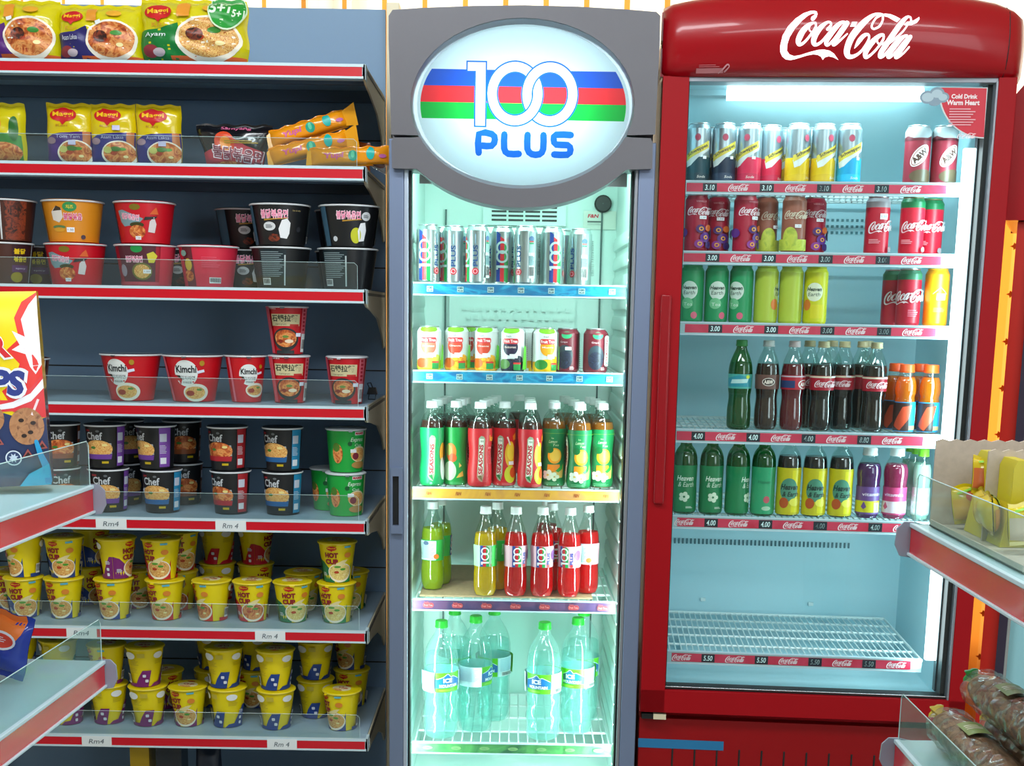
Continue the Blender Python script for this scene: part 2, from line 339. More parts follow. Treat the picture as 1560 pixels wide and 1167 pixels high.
# ------------------------------------------------------------------ scene objects
def setp(o, label=None, cat=None, group=None, kind=None):
    if label: o['label'] = label
    if cat: o['category'] = cat
    if group: o['group'] = group
    if kind: o['kind'] = kind
    return o
def ob(name, g, parent=None, loc=(0, 0, 0), rz=0, bev=0, **kw):
    me = g if isinstance(g, bpy.types.Mesh) else g.mesh(name)
    o = bpy.data.objects.new(name, me); COL.objects.link(o); o.location = loc; o.rotation_euler = (0, 0, rz)
    if parent: o.parent = parent
    if bev: b = o.modifiers.new('edges', 'BEVEL'); b.width = bev; b.segments = 3; b.limit_method = 'ANGLE'; b.angle_limit = radians(40)
    return setp(o, **kw)
def thing(name, label, cat, loc=(0, 0, 0), rz=0, group=None):
    o = bpy.data.objects.new(name, None); COL.objects.link(o); o.empty_display_size = .05; o.location = loc
    o.rotation_euler = rz if isinstance(rz, (tuple, list)) else (0, 0, rz)
    return setp(o, label, cat, group)
PROTO = {}
def proto(key, name, cat, parts): PROTO[key] = (name, cat, parts)      # parts: [(name, mesh), ...]
STOOD, SIZE = [], {}
def settle(key, loc):
    """slide a new round thing straight back until it clears those already standing there"""
    if key not in SIZE:
        ps = PROTO[key][2]; vs = [v.co for n, m in ps if n != 'lid' for v in m.vertices]
        SIZE[key] = (max(sqrt(v.x*v.x+v.y*v.y) for v in vs), max(v.z for v in vs))
    r, h = SIZE[key]; x, y, z = loc
    for it in range(12):
        ok = True
        for X, Y, Z_, R_, H_ in STOOD:
            if Z_ < z+h-.002 and z < Z_+H_-.002 and (x-X)**2+(y-Y)**2 < (r+R_+.0006)**2 and abs(x-X) < r+R_:
                D = r+R_+.0008
                if it < 4 and abs(x-X) > .93*D and abs(y-Y) < .03: x = X+math.copysign(sqrt(max(0, D*D-(y-Y)**2)), x-X)
                elif y >= Y-.012: y = Y+sqrt((r+R_+.0009)**2-(x-X)**2)
                else: y = Y-sqrt((r+R_+.0009)**2-(x-X)**2)
                ok = False
        if ok: break
    STOOD.append((x, y, z, r, h)); return (x, y, z)
def inst(key, label, loc, rz=0, group=None):
    """one more of a kind: a new thing with a copy of each of its parts"""
    name, cat, parts = PROTO[key]; t = thing(name, label, cat, settle(key, loc), rz, group)
    for pn, me in parts:
        o = bpy.data.objects.new(pn, me); COL.objects.link(o); o.parent = t
    return t
# ================================================================== PRODUCTS
RED_D, YEL = '#8e1024', '#ecd407'
def badge_oval(A, cx, cy, w, txt='Maggi'):
    A.ell(cx, cy, w/2, w*.24, '#c8141c'); A.poly([(cx-w*.16, cy-w*.18), (cx+w*.16, cy-w*.18), (cx, cy-w*.36)], '#c8141c')
    A.text(txt, cx, cy+w*.01, w*.78, w*.22, '#f3c21a', bold=.02); return A
def sticker(A, x, y, w=9, h=6, rot=0):
    A.rect(x, y, w, h, '#eef0f4', rot); A.text('1.50', x, y, w*.7, h*.4, '#5a5f68', rot); return A
def bowl_pic(A, cx, cy, rx, ry, fill='noodle', rim='#f3ead8', garnish=True):
    A.ell(cx, cy, rx, ry, rim); A.ell(cx, cy+ry*.06, rx*.9, ry*.84, fill)
    if garnish:
        A.ell(cx+rx*.2, cy+ry*.35, rx*.22, ry*.12, '#4f9a2c'); A.ell(cx-rx*.3, cy+ry*.05, rx*.2, ry*.14, '#b8401c'); A.ell(cx+rx*.35, cy-ry*.2, rx*.14, ry*.1, '#f4e2a0')
    return A
def cup_body(prof, base, art, rref, zc, bands=(), rim='rim_white'):
    """tapered paper cup with a rolled rim; bands = coloured height ranges"""
    g = G(); H = prof[-1][1]; g.lathe([(prof[0][0]*.86, .004), (prof[0][0]*.9, 0), prof[0]], base, 36, capb=True)
    zs = sorted(set([prof[0][1], H]+[b[i] for b in bands for i in (0, 1)]))
    for a, b in zip(zs, zs[1:]):
        k = base
        for z0, z1, kk in bands:
            if a >= z0-1e-6 and b <= z1+1e-6: k = kk
        n = max(1, int((b-a)/.02)); g.lathe([(interp(prof, a+(b-a)*i/n), a+(b-a)*i/n) for i in range(n+1)], k, 36)
    r = prof[-1][0]; g.lathe([(r, H-.001), (r+.0022, H-.0022), (r+.0034, H-.0004), (r+.0026, H+.0012), (r, H+.0016)], rim, 36)
    wrap(g, art, prof, zc, rref); return g.mesh('body')
def cup_lid(r, z, k, art=None, tab=False):
    g = G(); g.lathe([(r+.002, z+.0016), (r+.0005, z+.0024), (r*.5, z+.0028), (0.0005, z+.003)], k, 36)
    if tab: g.add([(-.007, -r-.0005, z+.002), (.007, -r-.0005, z+.002), (.004, -r-.006, z-.004), (-.004, -r-.006, z-.004)], [(0, 3, 2, 1), (0, 1, 2, 3)], k)
    if art: art.put(g, lambda u, v, o: (u, v, z+.0029+o))
    return g.mesh('lid')
# --- yellow instant noodle cups
HC = [(.0305, .001), (.0315, .015), (.0425, .0915)]; HR = .0375
def hot_cup(key, corner, food_k='noodle', lidcol=YEL, rightcol=None):
    A = Art(.00088)
    A.poly([(-52, 8), (-34, 2), (-20, -12), (-6, -40), (-2, -52), (-52, -52)], corner)
    A.poly([(30, -40), (44, -20), (50, 0), (52, -52), (10, -52)], rightcol or corner)
    bowl_pic(A, 14, -25, 36, 26, food_k); A.poly([(-4, -3), (12, -14), (34, 10), (20, 8)], '#e8d79a'); A.ell(6, -9, 9, 3, '#5aa032')
    A.lines(-34, -30, 16, 10, 3, '#dfe4ef'); badge_oval(A, -8, 40, 24)
    A.text('HOT', -9, 22, 33, 14, RED_D, bold=.06); A.text('CUP', -9, 5, 33, 14, RED_D, bold=.06); A.ell(32, 22, 9, 7, '#e0872c'); A.rect(30, 44, 16, 5, '#59b2c8', .05)
    A.poly([(-112, -52), (-52, -52), (-52, 8), (-60, 8), (-84, -40), (-100, -42)], corner); A.ell(-92, 34, 13, 9, '#eceef0'); A.lines(-88, 16, 26, 12, 4, '#b59b22', .3); A.rrect(-66, -26, 8, 8, 2, '#dfe2ee'); A.rrect(-66, -40, 8, 8, 2, '#dfe2ee'); A.lines(-64, -8, 14, 10, 3, '#dfe2ee')
    # back of the cup
    A.poly([(112, -52), (150, -52), (158, -6), (136, -6), (124, -26)], corner); A.rect(105, -48, 70, 12, corner)
    A.ell(106, 34, 14, 10, '#eceef0'); A.lines(112, 16, 34, 16, 5, '#b59b22', .3); A.rect(134, 36, 16, 12, '#c8b43a'); A.lines(112, -6, 26, 14, 5, '#b9a02a', .3)
    A.bars(92, -30, 13, 22); A.rrect(140, -20, 8, 8, 2, '#dfe2ee'); A.rrect(146, -34, 8, 8, 2, '#dfe2ee')
    L = Art(); L.ell(0, 0, 40, 40, lidcol); L.ell(0, 0, 24, 20, '#efe3b0'); L.text('CUP', 0, 4, 26, 12, '#b81c24', bold=.04); badge_oval(L, -6, 24, 20); L.ell(2, -14, 14, 7, 'noodle')
    proto(key, 'noodle_cup', 'instant noodle cup', [('body', cup_body(HC, YEL, A, HR, .0465, rim='#e9d33a')), ('lid', cup_lid(.0425, .0915, lidcol, L, True))])
hot_cup('hot_blue', '#1f3f8a'); hot_cup('hot_green', '#12734a', 'noodle_pale', rightcol='#1b8a4c'); hot_cup('hot_red', '#c2182a', rightcol='#c2182a'); hot_cup('hot_purple', '#7a1f6e')
hot_cup('hot_orange', '#c2182a', 'soup', '#f0d51e', '#d2301c')
# --- bowls
BW = [(.0515, .001), (.053, .012), (.0642, .087)]; BR = .058
def hangul(A, cx, cy, w, h, txt='불닭볶음면', c='#ef7fa6', rot=0):
    A.text(txt, cx, cy, w*1.04, h*1.14, '#f7e6ec', rot, bold=.05); return A.text(txt, cx, cy, w, h, c, rot, bold=.02)
def bowl(key, base, kind):
    A = Art(.00092)
    if kind == 'black':
        hangul(A, 0, 24, 62, 19); A.poly([(-24, 12), (30, 16), (32, 14), (-24, 9)], '#b98a2a'); A.ell(-12, -4, 15, 10, '#d9dcde'); A.lines(-12, -4, 18, 8, 3, '#565b60')
        A.poly([(14, -30), (10, -10), (18, 10), (30, 14), (38, 4), (36, -20), (30, -32)], '#e9ebee'); A.ell(-2, -30, 15, 9, 'food_dark'); A.text('hot & dry', 52, 32, 20, 5, '#b7a36a')
        A.poly([(-90, 46), (-58, 46), (-52, -46), (-84, -46)], '#3f6278'); A.ell(60, -10, 6, 6, '#2b2e33')
    if kind == 'black2':
        hangul(A, 0, 24, 54, 18); A.poly([(-14, 12), (30, 16), (32, 14), (-14, 9)], '#b98a2a'); A.ell(42, 22, 12, 10, '#d9dcde'); A.lines(42, 22, 14, 8, 3, '#565b60')
        A.ell(18, -22, 13, 18, '#c6c81e'); A.poly([(26, -36), (22, -12), (28, 6), (40, 8), (44, -10), (40, -34)], '#eef0f2'); A.poly([(-78, 46), (-56, 46), (-50, -46), (-70, -46)], '#3f6278'); A.ell(-34, -30, 6, 6, '#c9d0d6')
    if kind in ('black', 'black2'):
        A.rect(125, 0, 60, 84, '#10222a'); A.lines(125, 8, 54, 60, 14, '#9fb0b4', .3); A.bars(108, -32, 18, 14); A.rect(152, -6, 3, 70, '#b9c6c8')
    if kind == 'red':
        A.poly([(-46, 26), (-30, 28), (20, 8), (6, -6), (-30, -10), (-40, 0)], '#7c9ba4'); hangul(A, -12, 12, 44, 13, c='#ec86a6', rot=-.12); A.ell(2, 34, 12, 7, '#7a6a1a'); A.ell(4, -6, 17, 6, '#3b3d1a')
        A.ell(4, -22, 20, 15, 'soup'); A.poly([(30, -22), (34, 2), (44, 12), (50, -4), (46, -24)], '#d8cfd0'); A.poly([(20, 4), (46, 8), (52, 14), (24, 12)], '#1c1c1e'); sticker(A, 6, -36, 14, 8)
        A.poly([(34, 18), (54, 18), (48, 34), (40, 26)], '#d8602a'); A.rect(-84, 0, 22, 88, '#b4b9c4'); A.lines(-84, 0, 18, 80, 14, '#7f8794', .3)
    if kind == 'orange':
        A.poly([(-26, 2), (-28, 20), (-16, 32), (-2, 28), (0, 8), (-10, -4)], '#dcd4cc'); A.poly([(-24, 22), (-14, 34), (-4, 30), (-2, 24)], '#3a2b1c'); A.ell(-12, -14, 17, 4, '#5b7d4a'); A.ell(-12, -20, 15, 5, '#d89a28'); A.ell(16, 32, 15, 11, '#2f8a4c')
        A.text('치즈', 16, 32, 16, 9, '#d8c23a', bold=.03); hangul(A, 22, 10, 40, 15, '불닭볶음', '#d2306e'); sticker(A, 16, -20, 18, 11); A.ell(46, -36, 6, 5, '#4a3c4a'); A.rect(-80, 0, 26, 88, '#e2b36a')
    if kind == 'pink':
        A.poly([(-52, 44), (-40, 46), (40, 46), (40, -46), (-46, -46)], '#54202e'); A.ell(-2, 38, 13, 9, '#1f8e45'); hangul(A, -10, 14, 40, 14, c='#e3779e'); A.poly([(20, 26), (34, 32), (44, 22), (36, 6), (24, 6)], '#d2c83a')
        A.ell(8, -14, 24, 20, '#6a6a2a'); A.ell(8, -14, 19, 16, 'noodle'); sticker(A, 20, -14, 18, 9); A.ell(-40, -12, 10, 14, '#9a93a0'); A.rect(0, -42, 190, 8, '#c24152'); A.rect(80, 0, 60, 90, '#cb3348')
    if kind == 'pinkback':
        A.poly([(-60, 46), (-30, 46), (-26, -46), (-56, -46)], '#6a2430'); A.ell(-44, 4, 11, 14, '#d2b43a'); A.ell(-46, -22, 15, 13, 'soup'); A.bars(24, -32, 26, 12); A.lines(14, 10, 44, 26, 6, '#ea6a82', .25); A.ell(-52, 30, 9, 7, '#7fa69a')
    if kind == 'brown':
        A.rect(-10, 24, 46, 40, '#3a1a22'); A.text('불닭', -14, 28, 30, 13, '#e8c21a', bold=.04); A.text('볶음면', -12, 10, 34, 13, '#d6c21a', bold=.04); A.rect(-10, -12, 46, 16, '#5a2a5e'); A.text('spicy', -10, -12, 28, 5, '#cfc6d6')
        A.ell(-20, -32, 16, 12, '#9a8a1c'); A.rect(58, 0, 50, 90, 'food_dark'); A.rect(24, 0, 4, 88, '#cfd3d6')
    L = Art(); L.ell(0, 0, 60, 60, base)
    proto(key, 'noodle_bowl', 'instant noodle bowl', [('body', cup_body(BW, base, A, BR, .044)), ('lid', cup_lid(.0642, .087, base, L))])
for k, b in (('black', '#141619'), ('black2', '#141619'), ('red', '#c60f22'), ('orange', '#d88a1c'), ('pink', '#a21c30'), ('pinkback', '#d42a44'), ('brown', '#4a2318')): bowl('bowl_'+k, b, k)
# --- red cups with white roundel
def roundel(key, P, w, rr):
    A = Art(); s = w
    A.ell(0, 10*s, 26*s, 29*s, '#e4e8e6', 36); A.poly([(-26*s, 6*s), (-14*s, 5*s), (-9*s, -4*s), (-13*s, -14*s), (-30*s, -12*s)], '#c8101e'); A.poly([(-25*s, 5*s), (-13*s, 5*s), (-10*s, -5*s), (-14*s, -1*s)], '#22382c')
    A.text('Kimchi', 1*s, 19*s, 44*s, 16*s, '#20262a', bold=.03); A.text('김치라면', 4*s, 0, 32*s, 9*s, '#4c5257'); A.text('辛味拉面', 2*s, -10*s, 20*s, 5*s, '#63686c'); A.ell(16*s, -9*s, 2*s, 1.5*s, '#c8101e')
    A.ell(22*s, -33*s, 31*s, 20*s, '#e8e4d6'); A.ell(20*s, -33*s, 25*s, 14*s, 'noodle'); A.ell(30*s, -26*s, 7*s, 2.5*s, '#4f8a34'); A.ell(8*s, -34*s, 10*s, 6*s, '#a03018')
    A.ell(34*s, 32*s, 5*s, 6*s, '#b08a24'); A.rect(32*s, 14*s, 15*s, 6*s, '#dfe2f4', .25); A.poly([(-58*s, 52), (-50*s, 52), (-40*s, -52), (-48*s, -52)], '#e37688')
    L = Art(); r = P[-1][0]
    proto(key, 'noodle_bowl' if w > .85 else 'noodle_cup', 'instant noodle bowl' if w > .85 else 'instant noodle cup', [('body', cup_body(P, '#c8101e', A, rr, .054)), ('lid', cup_lid(r, P[-1][1], 'foil', None, True))])
roundel('kimchi_wide', [(.046, .001), (.048, .012), (.0655, .1015)], 1.0, .0575)
roundel('kimchi_slim', [(.032, .001), (.034, .012), (.0445, .1025)], .8, .0395)
# --- red cup with beige band and stone pot picture
def potcup():
    A = Art(); P = [(.033, .001), (.034, .012), (.0445, .1035)]
    A.rect(4, 20, 64, 26, '#d3c79a'); A.text('石鍋拉麵', 2, 24, 56, 15, '#26302a', bold=.025); A.rect(24, 9, 20, 4, '#c2342e'); A.text('ramyun', -6, 10, 24, 3.5, '#5a5a50')
    A.ell(4, -22, 31, 25, '#262a2c', 36); A.ell(4, -20, 26, 19, 'soup', 32); A.ell(12, -26, 10, 4, '#f0dcc0'); A.ell(4, -16, 7, 3, '#6a8a3a'); A.ell(-8, -26, 6, 4, '#8a2a1a'); A.rect(2, -50, 46, 8, '#2a3034')
    A.text('paldo', -24, 44, 20, 4, '#f0e8e8'); A.rect(34, -12, 13, 8, '#e4e8f6'); A.rect(48, 20, 15, 60, '#d86a78'); A.lines(48, 20, 8, 50, 6, '#a81c2c', .6); A.rect(49, -30, 14, 40, '#d8dcde'); A.bars(49, -34, 9, 26)
    A.poly([(-44, 50), (-30, 50), (-24, -52), (-34, -52)], '#d24a5c')
    proto('pot', 'noodle_cup', 'instant noodle cup', [('body', cup_body(P, '#c2101e', A, .039, .055)), ('lid', cup_lid(.0445, .1035, '#b9bec2', None, True))])
potcup()
# --- black cups
CH = [(.0365, .001), (.0375, .012), (.0435, .096)]
def chef(key, low, side, pic='noodle'):
    A = Art(); P = CH
    A.text('Chef', -4, 24, 40, 17, '#c9ced2', bold=.02); A.rect(-20, 36, 13, 4, '#9a2a2e'); A.ell(6, 35, 4, 2.5, '#6a6e72'); A.poly([(-34, 8), (34, 8), (36, -16), (-32, -16)], '#a8adb0'); A.ell(4, -5, 33, 20, pic, 30); A.ell(20, 4, 6, 3, '#e8d58a'); A.ell(-6, -2, 6, 3, '#3f7a2c')
    A.poly([(-34, -17), (36, -17), (34, -28), (-32, -28)], low); A.rect(20, -35, 15, 5, '#c2a818'); A.rect(-30, 2, 9, 7, '#dfe2ea'); A.rect(60, 0, 26, 88, side); A.rect(56, 22, 15, 18, '#c9cede'); A.rect(56, -30, 14, 14, '#dfe3ea'); A.lines(56, -4, 16, 20, 6, '#dfe3ea', .3)
    proto(key, 'noodle_cup', 'instant noodle cup', [('body', cup_body(P, '#17181b', A, .04, .049)), ('lid', cup_lid(.0435, .096, '#2a2c30'))])
chef('chef_purple', '#6a3a94', '#7a48a6'); chef('chef_red', '#b01c2a', '#a8252c', 'soup'); chef('chef_blue', '#1f5f9a', '#2a8ab8', 'noodle'); chef('chef_rust', '#8a4a24', '#7a3a20', 'soup')
def green_cup():
    A = Art(); A.rect(24, 39, 26, 8, '#e8eaea'); A.text('MAMEE', 24, 39, 23, 5.5, '#c01c24', bold=.05); A.text('Express', 18, 24, 32, 12, '#eaf6ea', shear=.25); A.text('Cup', 20, 12, 18, 7, '#eaf6ea', shear=.25); A.ell(0, 16, 5, 5, '#0e5a2a')
    A.ell(24, -8, 22, 18, '#e4d8b0'); A.ell(22, -8, 20, 15, 'noodle'); A.ell(14, -12, 8, 8, '#7a2030'); A.ell(24, -32, 20, 8, '#b58a4a'); A.rect(8, 0, 14, 8, '#dfe6e8'); A.ell(-28, -6, 12, 22, 'soup'); A.ell(-30, 8, 8, 10, '#4f7a24'); A.rect(48, 0, 8, 88, '#cfe2a0')
    proto('green_cup', 'noodle_cup', 'instant noodle cup', [('body', cup_body(CH, '#18a23c', A, .04, .049)), ('lid', cup_lid(.0435, .096, '#c3cdd2', None, True))])
green_cup()
# --- drink cans
def can_parts(r, H, base, art, top='can_top', bands=(), neck=.0025, zc=None, rtop=None):
    rt = r-neck*2 if rtop is None else rtop
    prof = [(r-.0035, .0), (r-.0012, .0035), (r, .007), (r, H-.012), (rt, H-.003)]; g = G()
    g.lathe([(r-.006, .003), (r-.0045, 0), (r-.0035, .0)], 'can_silver', 30, capb=True)
    zs = sorted(set([p[1] for p in prof]+[z for b in bands for z in b[:2]]))
    for a, b in zip(zs, zs[1:]):
        k = base
        for z0, z1, kk in bands:
            if a >= z0-1e-6 and b <= z1+1e-6: k = kk
        g.lathe([(interp(prof, a), a), (interp(prof, b), b)], k, 30)
    wrap(g, art, prof, zc if zc else H/2, r, off=.0002)
    t = G(); t.lathe([(rt, H-.0032), (rt+.0012, H-.0012), (rt+.0006, H), (rt-.0012, H-.0004), (rt-.002, H-.0042), (.0004, H-.0045)], top, 30)
    q = G(); q.add([(x, y, H-.0035) for x, y in ellpts(0, -.006, .0055, .009, 14)]+[(x, y, H-.0025) for x, y in ellpts(0, -.006, .0055, .009, 14)], [tuple(range(14, 28))]+[(i, (i+1) % 14, 14+(i+1) % 14, 14+i) for i in range(14)], top)
    return [('body', g.mesh('body')), ('end', t.mesh('end')), ('pull_tab', q.mesh('pull_tab'))]
def slim_sport():
    A = Art()
    for u, c in ((-9, '#1f3f8c'), (0, '#d2202c'), (9, '#18964a')): A.poly([(u-4.5, -56), (u+4.5, -60 if u > 0 else -58), (u+4.5, 36-u*1.3), (u-4.5, 42-u*1.3)], c)
    for v in (18, -2): A.ring(0, v, 14, 9.5, '#b9d2d0')
    A.rect(0, -24, 27, 5.5, '#c6dcda'); A.rect(-11, -27, 4.5, 7, '#c6dcda'); A.text('PLUS', 29, -2, 46, 10.5, '#1f4a86', rot=pi/2, bold=.02); A.ell(29, -36, 7.5, 7.5, '#cc2436'); A.ring(29, -36, 5, 3.6, '#f0b8bc', 16); A.rect(29, 34, 3, 22, '#9fb9cc')
    A.rect(60, 0, 16, 100, '#a9c9c6'); A.ell(58, 36, 6, 6, '#5c7aa8'); A.rect(58, 30, 10, 3, '#cf5a50'); A.rect(58, 26, 10, 3, '#3aa06a'); A.rect(58, 2, 14, 8, '#e6efec'); A.lines(58, -10, 13, 20, 7, '#4a6f90', .3); A.bars(58, -36, 11, 24); A.lines(-62, 0, 24, 80, 20, '#8fa6a8', .35)
    proto('sport_can', 'drink_can', 'drink can', can_parts(.0258, .13, '#bcc9c9m', A))
slim_sport()
def juice(key, low, fruit, f2, name, half):
    A = Art(); A.ell(0, 44, 24, 8, '#7cc01e'); A.rect(0, 47, 46, 6, '#7cc01e'); A.ell(0, -44, 40, 24, fruit, 30); A.ell(-16, -32, 16, 11, f2); A.ell(20, -22, 10, 9, fruit)
    A.rrect(0, 8, 38, 30, 13, '#e9efe8'); A.ell(0, 6, 17.5, 19, half, 30); A.rrect(0, 19, 36, 12, 4, '#d6323a'); A.text('Fruit Tree', 0, 19, 32, 7, '#f6e3e0', bold=.03); A.text('fresh', -4, 30, 12, 4, '#3a4a3a'); A.text(name, 0, 6, 26, 5, '#f4dcd0', bold=.02); A.rect(8, -14, 18, 9, '#edf1ee')
    A.rect(16, -38, 16, 14, '#2f9a4a'); A.rect(16, -30, 17, 4, '#d8342c'); A.rect(-58, 0, 22, 88, '#c8d8d2'); A.lines(-58, 0, 18, 80, 16, '#7d9490', .3); A.rect(46, 0, 12, 86, '#dfe8e2'); A.lines(46, -6, 9, 60, 14, '#a04a3a', .3)
    A.poly([(26, -44), (38, -44), (36, 6), (30, 10)], '#5ab82e')
    proto(key, 'drink_can', 'drink can', can_parts(.0275, .1, '#e6ece8', A, bands=[(.007, .024, low)], neck=.003))
juice('juice_nenas', '#d8d23a', '#dcd84a', '#c9572c', 'Nenas', '#c9745c'); juice('juice_orange', '#e29a2c', 'fruit_orange', '#e06a1e', 'Orange', '#d2452c'); juice('juice_black', '#3b4a3c', 'grapes', '#5c8a4a', 'Blackcurrant', '#2b2440'); juice('juice_mango', '#f0b212', '#f5bc14', '#2f8a34', 'Mango', '#f0a018')
def season_can(key, plate):
    A = Art(); A.ell(0, 34, 12, 8, '#2fa46c'); A.ell(0, 38, 12, 3, '#74222e'); A.ell(-4, -12, 19, 24, '#33404a', 28); A.ell(-4, -22, 18, 20, 'grapes', 26); A.text('Grape', -6, 18, 16, 5, '#d8c8cc'); A.lines(14, -40, 12, 8, 3, '#d8b8bc')
    A.rect(40, 0, 13, 90, '#8a7d80'); A.lines(40, 0, 10, 84, 18, '#3a2a30', .35); A.rect(4, 4, 13, 7, '#e9edee') if not plate else None
    u = 22 if plate else -50
    A.rrect(u, 0, 14, 68, 5, '#eef1ee'); A.text('SEASONS', u, 4, 52, 9, '#c2202c', rot=pi/2, bold=.04); A.poly([(u-6, -24), (u+5, -33), (u+2, -26)], '#14804a')
    proto(key, 'drink_can', 'drink can', can_parts(.0275, .1, '#6e1a2a', A, neck=.003))
season_can('grape_can', False); season_can('grape_can_plate', True)
def tonic(key, low, low2, word='Schweppes'):
    A = Art(); R = .46
    A.rect(0, -36, 168, 54, low); A.ell(0, -58, 60, 16, low2); A.poly([(-30, -14), (-18, 0), (30, 26), (30, 8), (2, -10), (-14, -26), (-26, -30)], '#d8dcd8'); A.poly([(-30, -5), (26, 26), (28, 12), (-28, -18)], '#d8c24a')
    A.text(word, 0, 5, 50, 9, '#2b2f3a', rot=R, bold=.02); A.ell(0, 32, 6.5, 7.5, '#b8405a'); A.ring(0, 32, 6.5, 5.6, '#9a6a7a', 18); A.text('Soda', 10, -50, 18, 5, '#e8e2d8', shear=.3); A.rect(16, -10, 8, 6, '#eef2f4'); A.rect(62, -6, 14, 86, '#9fb2ba')
    proto(key, 'drink_can', 'drink can', can_parts(.0258, .126, '#aebfc6m', A))
for k, a, b in (('tonic_teal', '#12414c', '#1c3a44'), ('tonic_navy', '#14283f', '#2a3a52'), ('tonic_pink', '#d8284e', '#c02246'), ('tonic_yellow', '#e0b818', '#d2a818'), ('tonic_cyan', '#1fa6d8', '#28b4e2')): tonic(k, a, b)
def rootcan():
    A = Art(); A.rect(0, 48, 170, 26, '#a8adb0'); A.poly([(-82, 34), (82, 34), (82, 28), (30, 40), (0, 30), (-30, 40), (-82, 28)], '#6f2f38')
    A.poly([(x*cos(.9)-y*sin(.9), x*sin(.9)+y*cos(.9)-2) for x, y in ellpts(0, 0, 27, 14)], '#e9e4e0'); A.poly([(x*cos(.9)-y*sin(.9), x*sin(.9)+y*cos(.9)-2) for x, y in ellpts(0, 0, 24.5, 11.5)], '#8a3a2c')
    A.poly([(x*cos(.9)-y*sin(.9), x*sin(.9)+y*cos(.9)-2) for x, y in ellpts(0, 0, 22.5, 10)], '#efe9e2'); A.text('A&W', 0, -2, 38, 13, '#4a2418', rot=.75, bold=.05); A.ell(10, -44, 30, 14, '#5c4a34')
    proto('rootbeer_can', 'drink_can', 'drink can', can_parts(.0272, .124, '#8c2434', A))
rootcan()
def cola(key, base, style):
    A = Art(); bands = []
    if style == 'green': bands = [(.1, .1205, '#137040')]; A.merge(LOGO, 6, 0, .07, rot=.12, k='#f0dfe2'); A.lines(-10, -34, 22, 10, 3, '#e49aa4'); A.ell(22, -50, 5, 6, '#9a8a8e')
    elif style == 'silver': bands = [(.1, .1205, '#9a8f94')]; A.merge(LOGO, 8, -2, .072, rot=.12, k='#f0dfe2'); A.lines(-10, -34, 22, 10, 3, '#e49aa4'); sticker(A, 4, 18, 14, 12); A.ell(22, -50, 5, 6, '#9a8a8e')
    elif style == 'flower':
        A.merge(LOGO, 0, 26, .054, k='#f2dde2'); A.text('VANILLA', 4, 46, 20, 4, '#e7a8b2'); sticker(A, 8, 12, 14, 7)
        for x, y, r, c in ((4, -12, 9, '#4a1a6a'), (14, -30, 11, '#5a2080'), (2, -44, 9, '#8a2a8a'), (20, -10, 7, '#d86a2a'), (22, -46, 8, '#3a1a6a'), (-30, -20, 10, '#5a2080'), (40, -20, 12, '#4a1a6a')): A.ell(x, y, r, r, c, 12)
        for x, y in ((5, -12), (14, -30), (3, -44)): A.ring(x, y, 4.5, 2.4, '#e8a23a', 12)
    elif style == 'wall':
        A.merge(LOGO, 6, 20, .055, k='#d8c9b0'); A.ell(-4, -30, 14, 24, 'lime_fabric'); A.rect(0, -44, 60, 24, 'lime_fabric'); sticker(A, 10, -4, 12, 7)
    elif style == 'big': bands = [(.1, .1205, '#2b6a4a')]; A.merge(LOGO, 0, 2, .085, rot=.12, k='#e6dce0'); A.lines(6, -34, 20, 16, 4, '#c86a7a')
    proto(key, 'drink_can', 'drink can', can_parts(.0258, .1245, base, A, bands=bands, top='can_top' if style != 'green' else '#3b8a5a'))
cola('cola_flower', '#ad0f34', 'flower'); cola('cola_gold', '#9c5c48', 'wall'); cola('cola_silver', '#c01430', 'silver'); cola('cola_green', '#c81430', 'green'); cola('cola_big', '#a8122c', 'big')
def teacan(key, base, top, roundel_c, dot=None):
    A = Art()
    if dot == 'house':
        A.stroke([(-16, 8, 1.6), (0, 22, 1.6), (16, 8, 1.6)], '#f6e2a0', 1); A.rect(2, 2, 20, 14, '#f1e3ae'); A.lines(2, 2, 14, 8, 3, '#c87a1a'); A.lines(0, -26, 26, 10, 3, '#f4c460')
    else:
        A.ell(0, 8, 19, 20, roundel_c, 28); A.text('Heaven', 0, 14, 32, 8.5, '#1a3a2c', shear=.15, bold=.03); A.text('Earth', 0, 3, 26, 8, '#2a4a3c', shear=.15)
        if dot == 'y': A.ell(-16, -20, 9, 12, '#d8742a'); A.rect(8, -34, 30, 30, '#d8cc1e')
        else: A.ell(-4, -20, 13, 12, '#6fbf8a'); A.ell(12, -46, 7, 7.5, '#d8607a'); A.text('Tea', -2, -22, 20, 7, '#cfe8d6')
    proto(key, 'drink_can', 'drink can', can_parts(.0258, .1245, base, A, top=top))
teacan('tea_can_green', '#159058', '#2c9a5c', '#cfe0d2'); teacan('tea_can_lime', '#b0c23e', '#b8c84a', '#c8d48a', 'y'); teacan('tea_can_yellow', '#c9c812', '#b0b820', '#dfe6c8', 'y'); teacan('orange_can', '#f29a12', '#e8a02a', '#fff', 'house')
